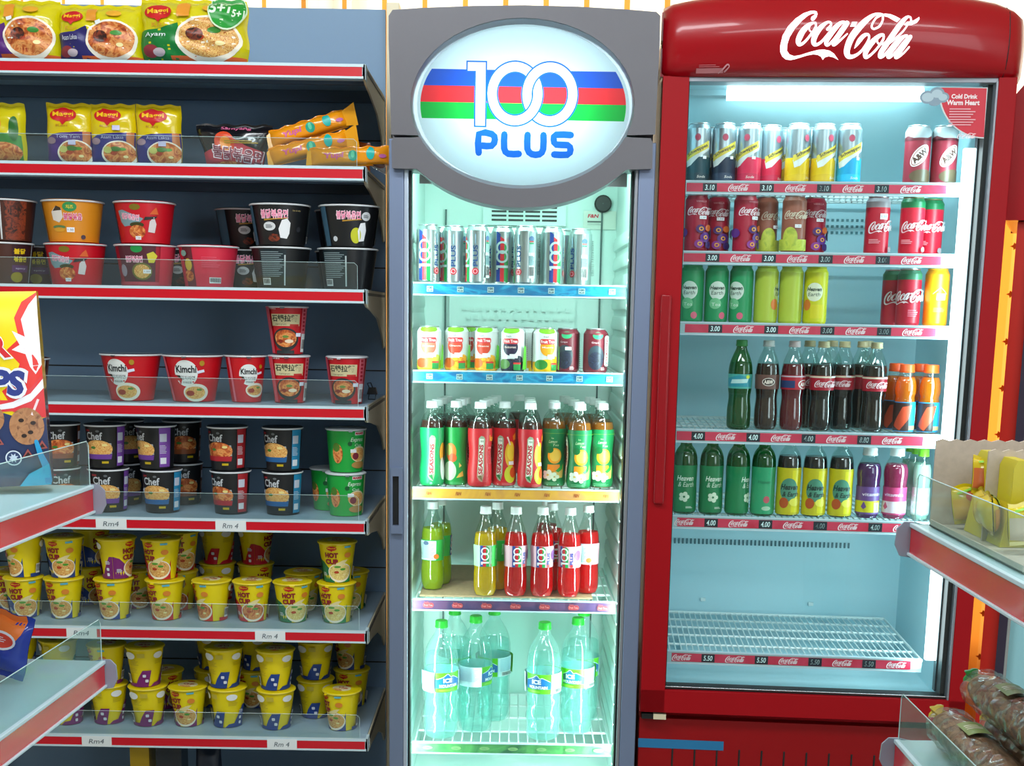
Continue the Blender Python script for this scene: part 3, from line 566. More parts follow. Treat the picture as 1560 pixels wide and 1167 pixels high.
# --- bottles
def bottle(key, prof, H, cap, liq, ltop, lab=None, art=None, shell='bottle_plastic', inner=.0012, caph=.016, capr=.0135, fr=None, zc=0, lr=None, cname='drink_bottle', loff=.0005):
    """prof: outer outline up to the neck; liquid fills to ltop; lab=(z0,z1,colour) sleeve with art"""
    parts = []; g = G(); g.lathe([(prof[0][0]*.6, .002)]+prof, shell, 30, capb=True, fr=fr); parts.append(('bottle', g.mesh('bottle')))
    if liq:
        q = G(); n = 14; z0 = .0025
        pl = [(max(.001, interp(prof, z0+(ltop-z0)*i/n)-inner), z0+(ltop-z0)*i/n) for i in range(n+1)]
        q.lathe(pl, liq, 26, capb=True, capt=True, fr=fr); parts.append(('drink', q.mesh('drink')))
    c = G(); z = H-caph
    c.lathe([(capr-.0006, z), (capr, z+.0008), (capr, z+caph*.22), (capr-.0007, z+caph*.28), (capr-.0007, z+caph*.9), (capr-.002, H), (.0004, H)], cap, 24, capb=True, fr=lambda r, zz, t: r*(1+.012*(1 if int(t/(2*pi)*24) % 2 else -1)) if z+.003 < zz < H-.001 else r)
    parts.append(('cap', c.mesh('cap')))
    if lab:
        z0, z1, col = lab; n = max(2, int((z1-z0)/.006)); l = G()
        pl = [(interp(prof, z0+(z1-z0)*i/n)+loff, z0+(z1-z0)*i/n) for i in range(n+1)]; l.lathe(pl, col, 32)
        if art: wrap(l, art, pl, (z0+z1)/2, lr or sum(p[0] for p in pl)/len(pl), dv=.006, off=.0003)
        parts.append(('label', l.mesh('label')))
    proto(key, cname, 'drink bottle', parts)
def smooth(P, n=5): return [(max(a[0], .0005), a[1]) for a in catmull(P, n)]
SP = smooth([(.019, 0), (.0255, .004), (.0272, .012), (.0272, .04), (.0252, .062), (.0244, .078), (.0258, .098), (.0272, .112), (.0272, .132), (.0255, .148), (.0195, .163), (.0125, .172), (.0115, .184)])
def seasons(key, col, style):
    A = Art()
    def plate(u):
        A.poly([(u-9, -44), (u-6, 44), (u-1, 50), (u+5, 48), (u+8, 42), (u+6, -40), (u+2, -56), (u-5, -52)], '#9aa88a' if style != 'white' else '#c8d4bc'); A.poly([(u-7, -42), (u-4, 43), (u+5, 43), (u+4, -38)], '#e4e9da')
        A.text('SEASONS', u-1, -4, 68, 9.5, '#b4202c', rot=pi/2-.03, shear=.1, bold=.045); A.text('tea', u+1, 38, 7, 5, '#3a4a3a'); A.poly([(u-8, -42), (u+3, -54), (u, -40)], '#1f7a3c')
    if style == 'jasmine':
        A.text('Ice', -1, 45, 5, 4, '#cfe0a8'); A.text('Lemon', 0, 37, 18, 7, '#d6e6b8', shear=.3); A.text('Tea', 6, 29, 14, 5, '#d6e6b8', shear=.3); A.ell(4, 4, 17, 18, '#f2a01a', 26); A.ell(5, 5, 13, 14, '#f6c84a', 24); A.ell(-8, 18, 9, 8, '#0f6a34')
        A.rect(2, -24, 28, 16, '#ee8a1c'); A.poly([(-10, -34), (18, -30), (26, -14), (22, -46), (-8, -50)], '#d8b45a'); A.poly([(6, -30), (24, -14), (22, -26), (12, -34)], '#1f9a3a')
        for a in range(5): A.ell(-10+8*cos(a*1.256), -40+7*sin(a*1.256), 5.5, 5.5, '#e6efdc', 12)
        for a in range(4): A.ell(4+6*cos(a*1.57), -44+6*sin(a*1.57), 4.5, 4.5, '#d9e6c8', 10)
        A.ell(-10, -40, 2.5, 2.5, '#e4c860', 8); plate(44); A.lines(0, -60, 34, 7, 3, '#8fd0a0', .3); A.rect(0, 56, 170, .8, '#7a9a3a'); plate(-36)
    elif style == 'apple':
        A.ell(-12, 10, 14, 20, '#d8742c', 24); A.ell(-8, -4, 11, 10, '#cf5224'); A.ell(-18, 14, 8, 13, '#9aa04a'); A.ell(-14, -34, 16, 22, '#b9cfa8', 24); A.poly([(2, -50), (18, -46), (16, -34), (8, -40)], '#dcae4a'); A.poly([(8, -14), (14, -22), (8, -26)], '#e0b85a'); plate(38); A.lines(4, -62, 30, 6, 3, '#6fc086', .3)
    elif style == 'plate':
        plate(2); A.ell(30, 10, 9, 22, '#e8a82a'); A.ell(30, -28, 9, 26, '#d6e2dc'); A.ell(0, -60, 3, 3, '#8ed0a6', 12); A.lines(-34, -20, 16, 60, 14, '#0c7a44', .3)
    elif style == 'lemon':
        A.ell(24, 6, 13, 30, '#e8b41e', 26); A.ell(26, 12, 10, 20, '#f2d83a'); A.ell(24, -40, 14, 20, '#c8cc2a', 22); A.ell(30, -36, 8, 12, '#d2521e'); A.poly([(14, 46), (17, 47), (24, 28), (21, 27)], '#f0d8cc'); A.poly([(28, 48), (36, 56), (38, 40), (30, 38)], '#f08a1e'); plate(0); A.rect(26, -14, 13, 8, '#edf1ee'); A.lines(20, -62, 30, 6, 3, '#e88a8a', .3)
    elif style == 'redside':
        plate(4); A.text('Ice', 30, 44, 14, 14, '#f09a2a', bold=.04); A.lines(28, 22, 16, 5, 2, '#f0a8a8', .4); A.lines(8, -46, 26, 20, 7, '#d85a60', .3); A.lines(26, 0, 14, 30, 8, '#d85a60', .3)
    bottle(key, SP, .195, 'cap_white', 'liq_tea' if style != 'jasmine' else 'liq_amber', .152, (.004, .136, col), A, caph=.015, capr=.0138, lr=.026)
seasons('tea_plate', '#0f9a58', 'plate'); seasons('tea_apple', '#108a3a', 'apple'); seasons('tea_redside', '#c01c26', 'redside'); seasons('tea_lemon', '#c8121e', 'lemon'); seasons('tea_redplate', '#bd1826', 'lemon'); seasons('tea_jasmine', '#0d7a44', 'jasmine')
PET = smooth([(.018, 0), (.0235, .006), (.0268, .02), (.0275, .045), (.0262, .065), (.0256, .08), (.0262, .1), (.0268, .12), (.0255, .14), (.021, .158), (.0155, .173), (.0118, .186), (.0112, .197)])
petal = lambda r, z, t: r*(1+(.07*max(0, 1-z/.03))*cos(5*t)) if z < .03 else r
def sport_bottle(key, liq, lab, style):
    A = Art(); A.rect(0, 0, 176, 50, lab)
    for u, c in ((-8, '#1f3f8c'), (-1, '#c8202c'), (6, '#179a4c')): A.poly([(u-3.5, -25), (u+3.5, -25), (u+3.5, 23-u*.6), (u-3.5, 25)], c)
    for v in (12, -1): A.ring(0, v, 9, 6.2, '#e6efea', 24)
    A.rect(0, -15, 18, 4, '#e6efea'); A.rect(-7, -17, 3.5, 6, '#e6efea'); A.text('PLUS', 17, -4, 28, 7, '#2a4a9a' if style != 'g' else '#d8f2dc', rot=pi/2, bold=.03); A.ell(17, -21, 3.6, 3.6, '#d22a30')
    if style == 'g': A.rect(28, 0, 26, 50, '#18b83c'); A.text('active', 28, 4, 26, 5, '#d8f2dc', rot=pi/2)
    else: A.ell(32, 4, 8, 12, '#8a5a9a')
    A.rect(78, 0, 40, 46, '#d8ecec'); A.lines(78, 0, 34, 38, 12, '#6a9a9a', .3); A.ell(98, -14, 6, 6, '#d8702a'); A.ell(76, 18, 6, 5, '#5a6a8a')
    bottle(key, PET, .21, 'cap_white', liq, .148, (.072, .122, lab), A, inner=.001, caph=.017, capr=.0135, fr=petal, lr=.0262)
sport_bottle('sport_red', 'liq_red', '#d8a8b4', 'r'); sport_bottle('sport_yellow', 'liq_yellow', '#a8c8a8', 'g'); sport_bottle('sport_lime', 'liq_lime', '#35b04a', 'g')
WB = smooth([(.03, 0), (.0375, .006), (.040, .02), (.0405, .06), (.0385, .085), (.040, .1), (.0395, .125), (.0405, .14), (.0408, .18), (.0395, .2), (.033, .225), (.022, .245), (.0145, .257), (.0135, .268)])
def water_bottle():
    A = Art(); A.poly([(-34, -24), (30, -24), (30, 24), (-34, 24)], '#58b81c'); A.poly([(-32, 8), (-24, 10), (-12, 16), (-4, 20), (4, 13), (10, 15), (24, 8), (30, 4), (30, -12), (-34, -14), (-34, 6)], '#1668a8'); A.stroke([(-30, 8, 1.3), (-14, 14, 1.3), (-4, 21, 1.3), (4, 13, 1.3), (10, 15, 1.3), (28, 6, 1.3)], '#dff0f4', 3)
    A.text('ICE', -4, 5, 22, 11, '#eaf6f8', bold=.045); A.text('MOUNTAIN', -1, -8, 46, 7.5, '#eaf6f8', bold=.045); A.ell(-10, -19, 16, 3, '#84cc3a'); A.rect(58, 0, 54, 48, '#c8e2e8'); A.lines(58, 6, 44, 32, 10, '#6fa6c0', .3); A.bars(56, -17, 30, 10); A.rect(-62, 0, 54, 48, '#d4ecee'); A.lines(-62, 6, 44, 34, 10, '#7fb4c6', .3)
    A.rect(112, 0, 54, 48, '#58b81c')
    ridge = lambda r, z, t: r*(1+.035*sin(z*150+2.2*sin(3*t)+t)*(1 if .012 < z < .115 else 0)+.01*sin(z*260)*(1 if .15 < z < .2 else 0))
    bottle('water', WB, .284, '#1fae2a', 'water', .205, (.118, .166, '#bfe0e4'), A, shell='water_blue', caph=.017, capr=.0155, fr=ridge, lr=.040, inner=.003)
    # more rings for the ribbed wall come from the dense outline
water_bottle()
CB = smooth([(.018, 0), (.0245, .005), (.0262, .016), (.0262, .045), (.0245, .062), (.024, .075), (.026, .092), (.0265, .11), (.0265, .128), (.0245, .146), (.0185, .164), (.0125, .178), (.0108, .186)])
def soda_bottle(key, liq, lab, style, cap, shell='bottle_plastic', ltop=.148):
    A = Art()
    if style == 'cola': A.rect(0, 13, 180, 4, '#d8cdb4'); A.merge(LOGO, 0, -2, .046, k='#ecd6da'); sticker(A, 16, 15, 9, 5); A.rect(80, 0, 30, 26, '#a8122a'); A.lines(80, 0, 24, 22, 8, '#d8a0a8', .3)
    if style == 'root': A.ell(0, 0, 14, 9, '#d8d0c8'); A.ell(0, 0, 12, 7.4, '#2a1a14'); A.text('A&W', 0, 0, 20, 9, '#e8ddd0', bold=.05)
    if style == 'rootred': A.rect(-24, -4, 40, 16, '#1c3a6a'); A.ell(18, -4, 15, 10, '#e4dcd8'); A.ell(18, -4, 12, 8, '#a8182a'); A.text('A&W', 18, -4, 20, 9, '#f0e6de', bold=.05); A.rect(0, 13, 170, 3, '#c8b8c0')
    if style == 'lime': A.poly([(-30, -12), (30, -12), (30, 8), (0, 14), (-30, 6)], '#2a8fa0'); A.poly([(-20, -5), (18, -3), (22, 6), (-16, 4)], '#b8dcd8'); A.ell(20, 10, 5, 4, '#c8d83a')
    bottle(key, CB, .199, cap, liq, ltop, (.092, .124, lab), A, shell=shell, caph=.014, capr=.0132, lr=.0262)
soda_bottle('cola_bottle', 'liq_cola', '#a8142c', 'cola', '#c9b98e'); soda_bottle('root_bottle', 'liq_rootbeer', '#6a4a42', 'root', '#d2dad8'); soda_bottle('rootred_bottle', 'liq_redaw', '#b01c30', 'rootred', '#d8c8c8'); soda_bottle('lime_bottle', 'liq_darkgreen', '#4aa89a', 'lime', '#1a8a3a', 'green_plastic', .15)
TB = smooth([(.02, 0), (.0255, .005), (.0268, .015), (.0265, .05), (.026, .07), (.0265, .095), (.0268, .115), (.0255, .132), (.0205, .146), (.0135, .156), (.0125, .165)])
def tea_bottle(key, liq, lab, style, cap):
    A = Art()
    if style == 'g': A.text('Heaven', 0, 24, 38, 12, '#d8ead8', shear=.2, bold=.02); A.text('& Earth', 2, 10, 36, 11, '#d0e4d0', shear=.2); [A.ell(-2+7*cos(a*1.256), -18+7*sin(a*1.256), 5, 5, '#cfe2c8', 10) for a in range(5)]; A.lines(10, -42, 16, 5, 2, '#d0e4d0')
    if style == 'p': A.text('Heaven', 0, 20, 28, 8, '#1f6a48', shear=.2); A.ell(6, -20, 7, 8, '#b8505a'); A.ell(6, -40, 10, 5, '#9fc8a8')
    if style == 'y': A.rect(24, 0, 40, 96, '#d8cc10'); A.ell(-2, 4, 20, 26, '#4a8a70', 24); A.text('Heaven', 0, 10, 38, 13, '#102a24', shear=.2, bold=.03); A.text('& Earth', 3, -6, 36, 11, '#102a24', shear=.2, bold=.02); A.ell(-12, -26, 10, 12, '#b4501c'); A.ell(12, -24, 12, 9, '#e0d84a')
    bottle(key, TB, .178, cap, liq, .138, (.006, .112, lab), A, caph=.014, capr=.0145, lr=.0262, shell='bottle_plastic' if style == 'y' else 'green_plastic')
tea_bottle('tea_green', 'liq_darkgreen', '#0c7a48', 'g', '#1f8a4a'); tea_bottle('tea_pale', 'liq_darkgreen', '#2a9a68', 'p', '#2a8a58'); tea_bottle('tea_yellow', 'liq_cola', '#c4ba18', 'y', '#b9b08a')
VB = smooth([(.019, 0), (.0245, .005), (.026, .015), (.0255, .06), (.0262, .085), (.0275, .1), (.026, .118), (.019, .132), (.015, .14), (.0145, .147)])
def vita(key, liq, c1, c2, cap='cap_white', s=1.0):
    A = Art(); A.rect(0, -14, 170, 26, c2); A.text('vitamin', -3, 14, 44, 7, '#e4d8e6', rot=pi/2*0, bold=.01); A.rect(10, -16, 14, 22, '#dfe2e4'); A.text('water', 10, -16, 18, 4, '#4a3a5a', rot=pi/2); A.poly([(-20, -2), (-14, -14), (-20, -20), (-26, -14)], c1)
    bottle(key, [(r*s, z) for r, z in VB], .16, cap, liq, .125, (.012, .074, c1), A, caph=.017, capr=.0165*s, lr=.0258*s)
vita('vita_purple', 'liq_purple', '#6a4a8a', '#c8c020'); vita('vita_pink', 'liq_pink', '#b83a6a', '#d8c8d0'); vita('vita_small', 'liq_milk', '#b8d0c0', '#d8e4e0', '#74c42a', .74)
GB = smooth([(.017, 0), (.0215, .004), (.0228, .012), (.0228, .07), (.0205, .078), (.0235, .088), (.0238, .102), (.022, .116), (.0165, .128), (.0155, .134)])
A = Art(); A.rect(-30, 0, 50, 62, '#3a2420'); A.poly([(-40, -20), (-20, 22), (0, 26), (-6, -4), (-24, -30)], '#c8482a'); A.text('orange', 16, 4, 34, 7, '#d8ecf6', rot=pi/2); A.rect(4, -24, 18, 9, '#c8a06a')
bottle('sport_orange', GB, .152, '#ff5a14', 'liq_orange', .124, (.004, .07, '#1f8ec8'), A, caph=.018, capr=.0168, lr=.0226)
# --- pillow packs
def pack(w, h, t, base, art, key_or_none=None, crimp=.008, seed=1, curl=.0, foldt=True):
    """sealed pillow pack standing upright: swollen middle, crimped seam strips at both ends"""
    rnd = random.Random(seed); ph = [rnd.uniform(0, 6) for _ in range(6)]; g = G(); nu, nv = 22, 22
    def surf(u, v, s, o=0):
        a, b = abs(2*u/w), abs(2*v/h); bb = min(1, b*h/(h-2*crimp)*1.0)
        th = t/2*max(0, (1-a**3.2))**.5*max(0, (1-bb**3.4))**.55+.0006
        th *= 1+.06*sin(u*160+ph[0])*sin(v*120+ph[1])+.05*sin(u*60+v*200+ph[2])
        uu = u*(1+.02*sin(v*90+ph[3])-.05*max(0, b-.75)); vv = v+.0018*sin(u*170+ph[4])*(1 if b > .8 and v > 0 else 0)+h/2+.0006
        y = s*(th+o)+curl*(b**3)*(1 if v > 0 else 0)+(.0007*sin(u*900) if b > .93 else 0); return (uu, y, vv)
    for s in (-1, 1):
        vs = [surf(-w/2+w*i/nu, -h/2+h*j/nv, s) for j in range(nv+1) for i in range(nu+1)]
        fs = [(j*(nu+1)+i, j*(nu+1)+i+1, (j+1)*(nu+1)+i+1, (j+1)*(nu+1)+i) for j in range(nv) for i in range(nu)]
        g.add(vs, fs if s < 0 else [f[::-1] for f in fs], base)
    e = [surf(-w/2, -h/2+h*j/nv, -1) for j in range(nv+1)]
    art.put(g, lambda u, v, o: surf(max(-w*.497, min(w*.497, u)), max(-h*.497, min(h*.497, v)), -1, o), du=w/nu, dv=h/nv, off=.0007, lift=.00035)
    return g
# ================================================================== ROOM
g = G().box((-2.9, -2.7, -.05), (2.9, 4.6, 0), 'floor_tile'); ob('floor', g, kind='structure')
g = G().box((-2.9, -2.7, 2.85), (2.9, 3.86, 2.93), 'ceil_paint'); ob('ceiling', g, kind='structure')
g = G().box((-2.98, -2.7, 0), (-2.9, 3.86, 2.85), 'wall_paint'); ob('wall_left', g, kind='structure')
g = G().box((2.9, -2.7, 0), (2.98, 3.86, 2.85), 'wall_paint'); ob('wall_right', g, kind='structure')
g = G().box((-2.9, -2.78, 0), (2.9, -2.7, 2.85), 'wall_paint'); ob('wall_front', g, kind='structure')
g = G()
for a, b in (((-2.9, 3.8, 0), (2.9, 3.86, .35)), ((-2.9, 3.8, 2.6), (2.9, 3.86, 2.85)), ((-2.9, 3.8, .35), (-1.6, 3.86, 2.6)), ((2.7, 3.8, .35), (2.9, 3.86, 2.6))): g.box(a, b, 'wall_paint')
ob('wall_back', g, kind='structure')
pm('brown_frame', '#7a4a22', .5); g = G()
for x in (-1.6, -.55, .5, 1.55, 2.62): g.box((x, 3.81, .35), (x+.07, 3.85, 2.6), 'brown_frame')
for z in (.35, 2.53): g.box((-1.6, 3.81, z), (2.7, 3.85, z+.07), 'brown_frame')
ob('window_1', g, kind='structure')
def curtain(name, x0, x1, y, stripes, label, amp=.022, per=.11, motif=None, z0=.12, z1=2.62):
    m, t, b = newmat('cloth_'+name); N = t.nodes.new; tc = N('ShaderNodeTexCoord'); sp = N('ShaderNodeSeparateXYZ'); t.links.new(tc.outputs['Object'], sp.inputs[0])
    mm = N('ShaderNodeMath'); mm.operation = 'MULTIPLY'; mm.inputs[1].default_value = 9.; t.links.new(sp.outputs[0], mm.inputs[0]); fr = N('ShaderNodeMath'); fr.operation = 'FRACT'; t.links.new(mm.outputs[0], fr.inputs[0])
    r = N('ShaderNodeValToRGB'); el = r.color_ramp.elements; r.color_ramp.interpolation = 'CONSTANT'
    while len(el) < len(stripes): el.new(.5)
    for i, (p, c) in enumerate(stripes): el[i].position = p; el[i].color = lin(c)
    t.links.new(fr.outputs[0], r.inputs[0]); d = N('ShaderNodeBsdfDiffuse'); tl = N('ShaderNodeBsdfTranslucent'); mx = N('ShaderNodeMixShader'); mx.inputs[0].default_value = .6
    for q in (d, tl): t.links.new(r.outputs[0], q.inputs[0])
    t.links.new(d.outputs[0], mx.inputs[1]); t.links.new(tl.outputs[0], mx.inputs[2]); t.links.new(mx.outputs[0], t.nodes['Material Output'].inputs['Surface'])
    g = G(); n = int((x1-x0)/.012); f = lambda x: y+amp*sin(x/per*2*pi)+.3*amp*sin(x/per*3.7)
    vs = [(x0+(x1-x0)*i/n, f(x0+(x1-x0)*i/n), z) for z in (z0, z1) for i in range(n+1)]; g.add(vs, [(i, i+1, n+2+i, n+1+i) for i in range(n)], 'cloth_'+name)
    if motif:
        A = Art(1)
        for k in range(34):
            for j in range(int((x1-x0)/.07)):
                cx, cz = x0+.03+j*.07+(.035 if k % 2 else 0), .3+k*.066
                if cx > x1-.02 or cz > z1-.03: continue
                pts = [(cx+(.011 if i % 2 else .006)*cos(i*pi/5), cz+(.011 if i % 2 else .006)*sin(i*pi/5)) for i in range(10)]; A.poly(pts, motif)
        A.put(g, lambda u, v, o: (u, f(u)-o, v), du=.012, off=.001, lift=0)
    o = ob('curtain', g); return setp(o, label, 'curtain')
curtain('cream', -1.75, 1.05, 3.74, [(0, '#f2ead2'), (.55, '#c98a3c'), (.68, '#efe6cc')], 'cream and brown striped curtain across the window behind the shelving and coolers')
pm('motif_brown', '#c8762a', .7)
curtain('orange', 1.05, 2.6, 3.70, [(0, '#f6a23c'), (.5, '#f8ac4c')], 'orange flower-sprigged curtain to the right of the red cooler', motif='motif_brown', z1=1.76)
curtain('pale', 1.05, 2.6, 3.74, [(0, '#f4eede'), (.6, '#efe2c4')], 'upper curtain coloured pale for strong window light, above the orange flowered one', z0=1.70)  # added pale cloth: the window's bleaching of the curtain top is in its colour
g = G(); g.tube([(-1.8, 3.74, 2.64), (2.7, 3.74, 2.64)], .012, 'brown_frame'); o = ob('curtain_rod', g); setp(o, 'brown rod the curtains hang from above the window', 'curtain rod')
# ================================================================== GONDOLA SHELVING (left)
ZS = [1.851, 1.6455, 1.391, 1.1405, .888, .6375, .383]; SXL, SXR = -1.32, -.322
gond = thing('gondola_shelving', 'dark grey steel gondola shelving with seven red-edged shelves on the left', 'shelving', (0, 2.8, 0))
g = G().box((SXL, .415, .05), (SXR+.0, .43, 2.05), 'panel_blue')
for z in (1.75, 1.45, 1.2, .95, .7, .45): g.box((SXL, .4135, z-.0015), (SXR, .4155, z+.0015), 'black_plastic')
ob('back_panel', g, gond)
for i, x in enumerate((SXL-.03, SXR+.005)):
    g = G().box((x, .39, 0), (x+.03, .46, 2.06), 'bracket_cream')
    for k in range(78): g.box((x+.011, .3885, .08+k*.025), (x+.019, .3905, .096+k*.025), 'black_plastic')
    ob('upright', g, gond, bev=.001)
g = G().box((SXL, .0, .03), (SXR, .41, .1), 'steel_dark'); ob('base_deck', g, gond, bev=.003)
price_x = {4: (170, 352), 5: (125, 412), 6: (148, 430)}
for i, z in enumerate(ZS):
    g = G(); xr = SXR-.004
    g.box((SXL, .004, z-.004), (xr, .412, z), 'steel_white'); g.box((SXL, -.0028, z-.0055), (xr, .0045, z+.0004), 'lip_white'); g.box((SXL, -.0028, z-.0285), (xr, -.0002, z-.0242), 'lip_white')
    g.box((SXL, .0, z-.028), (xr, .0035, z-.004), 'lip_white'); g.box((SXL, .004, z-.03), (xr, .02, z-.026), 'steel_white'); g.box((SXL, .06, z-.03), (xr, .075, z-.004), 'steel_dark'); g.box((SXL, .3, z-.03), (xr, .315, z-.004), 'steel_dark')
    sh = ob('shelf', g, gond)
    g = G().box((SXL, -.0022, z-.0243), (xr-.003, .0, z-.0052), 'strip_red'); ob('price_strip', g, sh)
    g = G(); g.add([(SXL, .004, z), (xr-.015, .004, z), (xr-.015, .002, z+.05), (xr-.022, .002, z+.056), (SXL, .002, z+.056)], [(0, 1, 2, 3, 4)], 'acrylic'); g.tube([(SXL, .002, z+.0563), (xr-.022, .002, z+.0563), (xr-.0152, .002, z+.05), (xr-.0152, .004, z+.001)], .00045, 'acrylic_edge', 5)
    g.add([(SXL, .0005, z+.0545), (xr-.022, .0005, z+.0545), (xr-.022, .0005, z+.056), (SXL, .0005, z+.056)], [(0, 1, 2, 3)], 'rim_white') if False else None
    if i: ob('acrylic_guard', g, sh)
    side = [(0, z), (.405, z), (.405, z-.13), (.385, z-.135), (.34, z-.10), (.24, z-.062), (.1, z-.043), (.02, z-.036), (0, z-.03)]
    for x in (SXL-.003, SXR-.003):
        g = G(); g.prism(side, x-.002, x+.002, 'bracket_cream', axis='x'); g.box((x-.003, .0, z-.03), (x+.003, .03, z+.001), 'lip_white'); g.box((x+.0005, .04, z-.012), (x+.0035, .4, z-.006), 'black_plastic')
        ob('bracket', g.mesh('bracket', recalc=True), sh)
    if i in price_x:
        for px in price_x[i]:
            x = FG.u(px, z-.014, 0); g = G().box((x-.034, -.0035, z-.0275), (x+.034, -.0024, z-.003), '#dfe6e8'); A = Art(); A.text('Rm 4' if px > 200 else 'Rm4', 0, 0, 34, 11, '#5a6670', shear=.2); A.put(g, lambda u, v, o, x=x, z=z: (x+u, -.0037-o, z-.015+v)); o = ob('price_tag', g, sh); o['label'] = 'handwritten white price card'
# ================================================================== GREY COOLER
HX, HY = -.27, 2.8
cool = thing('display_cooler', 'grey glass-door drinks cooler with lit oval sign, left of the red cooler', 'cooler', (HX, HY, 0))
CW, CD = .556, .60
g = G()
g.box((0.0, .04, .08), (.028, CD, 1.93), 'hood_silver'); g.box((CW-.028, .04, .08), (CW, CD, 1.93), 'hood_silver'); g.box((0, CD-.02, .08), (CW, CD, 1.93), 'hood_silver'); g.box((0, .04, 1.90), (CW, CD, 1.93), 'hood_grey'); g.box((.0, .04, .08), (CW, CD, .2), 'hood_grey')
for x in (.04, CW-.09):
    for y in (.08, CD-.1): g.lathe([(.02, 0), (.022, .02), (.02, .08)], 'black_plastic', 14, c=(x+.02, y), capb=True)
ob('cabinet', g, cool, bev=.004)
g = G(); L0, L1, LB, LT, LZ = .036, .520, .52, 1.74, .235
g.box((L0-.007, .045, LZ), (L0, LB, LT), 'liner'); g.box((L1, .045, LZ), (L1+.007, LB, LT), 'liner'); g.box((L0, LB, LZ), (L1, LB+.01, LT), 'liner'); g.box((L0, .045, LZ-.01), (L1, LB, LZ), 'liner'); g.box((L0, .045, LT), (L1, LB, LT+.01), 'liner')
for s in (0, 1):
    for k in range(26):
        z = .30+k*.048
        if s: g.prism([(L1, z), (L1-.006, z+.004), (L1-.008, z+.012), (L1-.004, z+.034), (L1, z+.036)], .06, LB-.01, 'liner')
        else: g.prism([(L0, z), (L0, z+.036), (L0+.001, z+.034), (L0+.003, z+.012), (L0+.0025, z+.004)], .06, LB-.01, 'liner')
for u in (L0+.052, L1-.04): g.box((u, LB-.008, .3), (u+.004, LB, 1.6), '#3d5a58')
g.box((.12, LB-.012, .40), (.42, LB, .62), 'liner'); g.box((.10, LB-.01, 1.28), (.42, LB, 1.395), 'liner')
for r in range(2):
    for k in range(14): g.box((.135+k*.02+(.01 if r else 0), LB-.016, 1.352-r*.022), (.144+k*.02+(.01 if r else 0), LB-.009, 1.361-r*.022), 'liner')
ob('inner_liner', g.mesh('inner_liner', recalc=True), cool)
def PA(px, py, v): u, z = FA.px(px, py, v); return (u, z)
# grille, thermostat and notice on the back wall
g = G(); u0, z1 = PA(748, 314, LB-.012); u1, z0 = PA(850, 338, LB-.012); g.box((u0-.02, LB-.012, z0-.01), (u1+.02, LB, z1+.05), 'liner')
for r in range(6):
    for k in range(4):
        w = (u1-u0)/4; z = z0+r*.0105; g.box((u0+k*w+.002, LB-.0135, z), (u0+(k+1)*w-.003, LB-.0118, z+.0048), 'gasket')
ob('air_grille', g, cool)
u, z = PA(919, 310, LB-.02); g = G(); g.lathe([(.0215, 0), (.0215, .012), (.018, .016), (.0005, .016)], 'black_plastic', 20); km = g.mesh('thermostat_knob'); o = ob('thermostat_knob', km, cool, loc=(u, LB-.002, z)); o.rotation_euler = (radians(90), 0, 0)
u0, z1 = PA(889, 321, LB-.004); u1, z0 = PA(938, 350, LB-.004); g = G().box((u0, LB-.004, z0), (u1, LB-.002, z1), '#dce4d8'); A = Art(); w = (u1-u0)*1000; A.text('F&N', -w*.2, 10, w*.32, 9, '#c8283a', shear=.2, bold=.04); A.rect(-w*.15, -4, w*.45, 4, '#55605a'); A.lines(-w*.12, -10, w*.5, 5, 2, '#8a938c', .3)
A.put(g, lambda uu, v, o: ((u0+u1)/2+uu, LB-.0042-o, (z0+z1)/2+v)); o = ob('sticker', g, cool); o['label'] = 'white service sticker'
# door
g = G(); DZ0, DZ1 = .16, 1.70
g.box((0, -.035, DZ0), (.031, .03, DZ1), 'door_grey'); g.box((.521, -.035, DZ0), (.5555, .03, DZ1), 'door_grey'); g.box((0, -.035, DZ0), (CW, .03, .255), 'door_grey')
g.box((.031, -.033, .255), (.041, .025, DZ1), 'door_edge'); g.box((.041, -.02, .255), (.0455, .02, DZ1), 'gasket'); g.box((.509, -.02, .255), (.5135, .02, DZ1), 'gasket'); g.box((.5135, -.033, .255), (.521, .025, DZ1), 'hood_silver')
door = ob('door', g, cool, bev=.002)
g = G().add([(.0455, -.01, .255), (.509, -.01, .255), (.509, -.01, DZ1), (.0455, -.01, DZ1)], [(0, 1, 2, 3)], 'glass_pane'); ob('pane', g, door)
u0, z1 = PA(596, 712, -.036); u1, z0 = PA(613, 812, -.036); g = G(); g.prism([(u0, z0), (u1, z0), (u1, z1), (u0, z1)], -.047, -.035, 'door_grey', holes=[[(u0+.004, z0+.018), (u1-.007, z0+.018), (u1-.007, z1-.018), (u0+.004, z1-.018)]]); g.box((u0+.004, -.0365, z0+.018), (u1-.007, -.0355, z1-.018), 'gasket'); ob('handle', g, door)
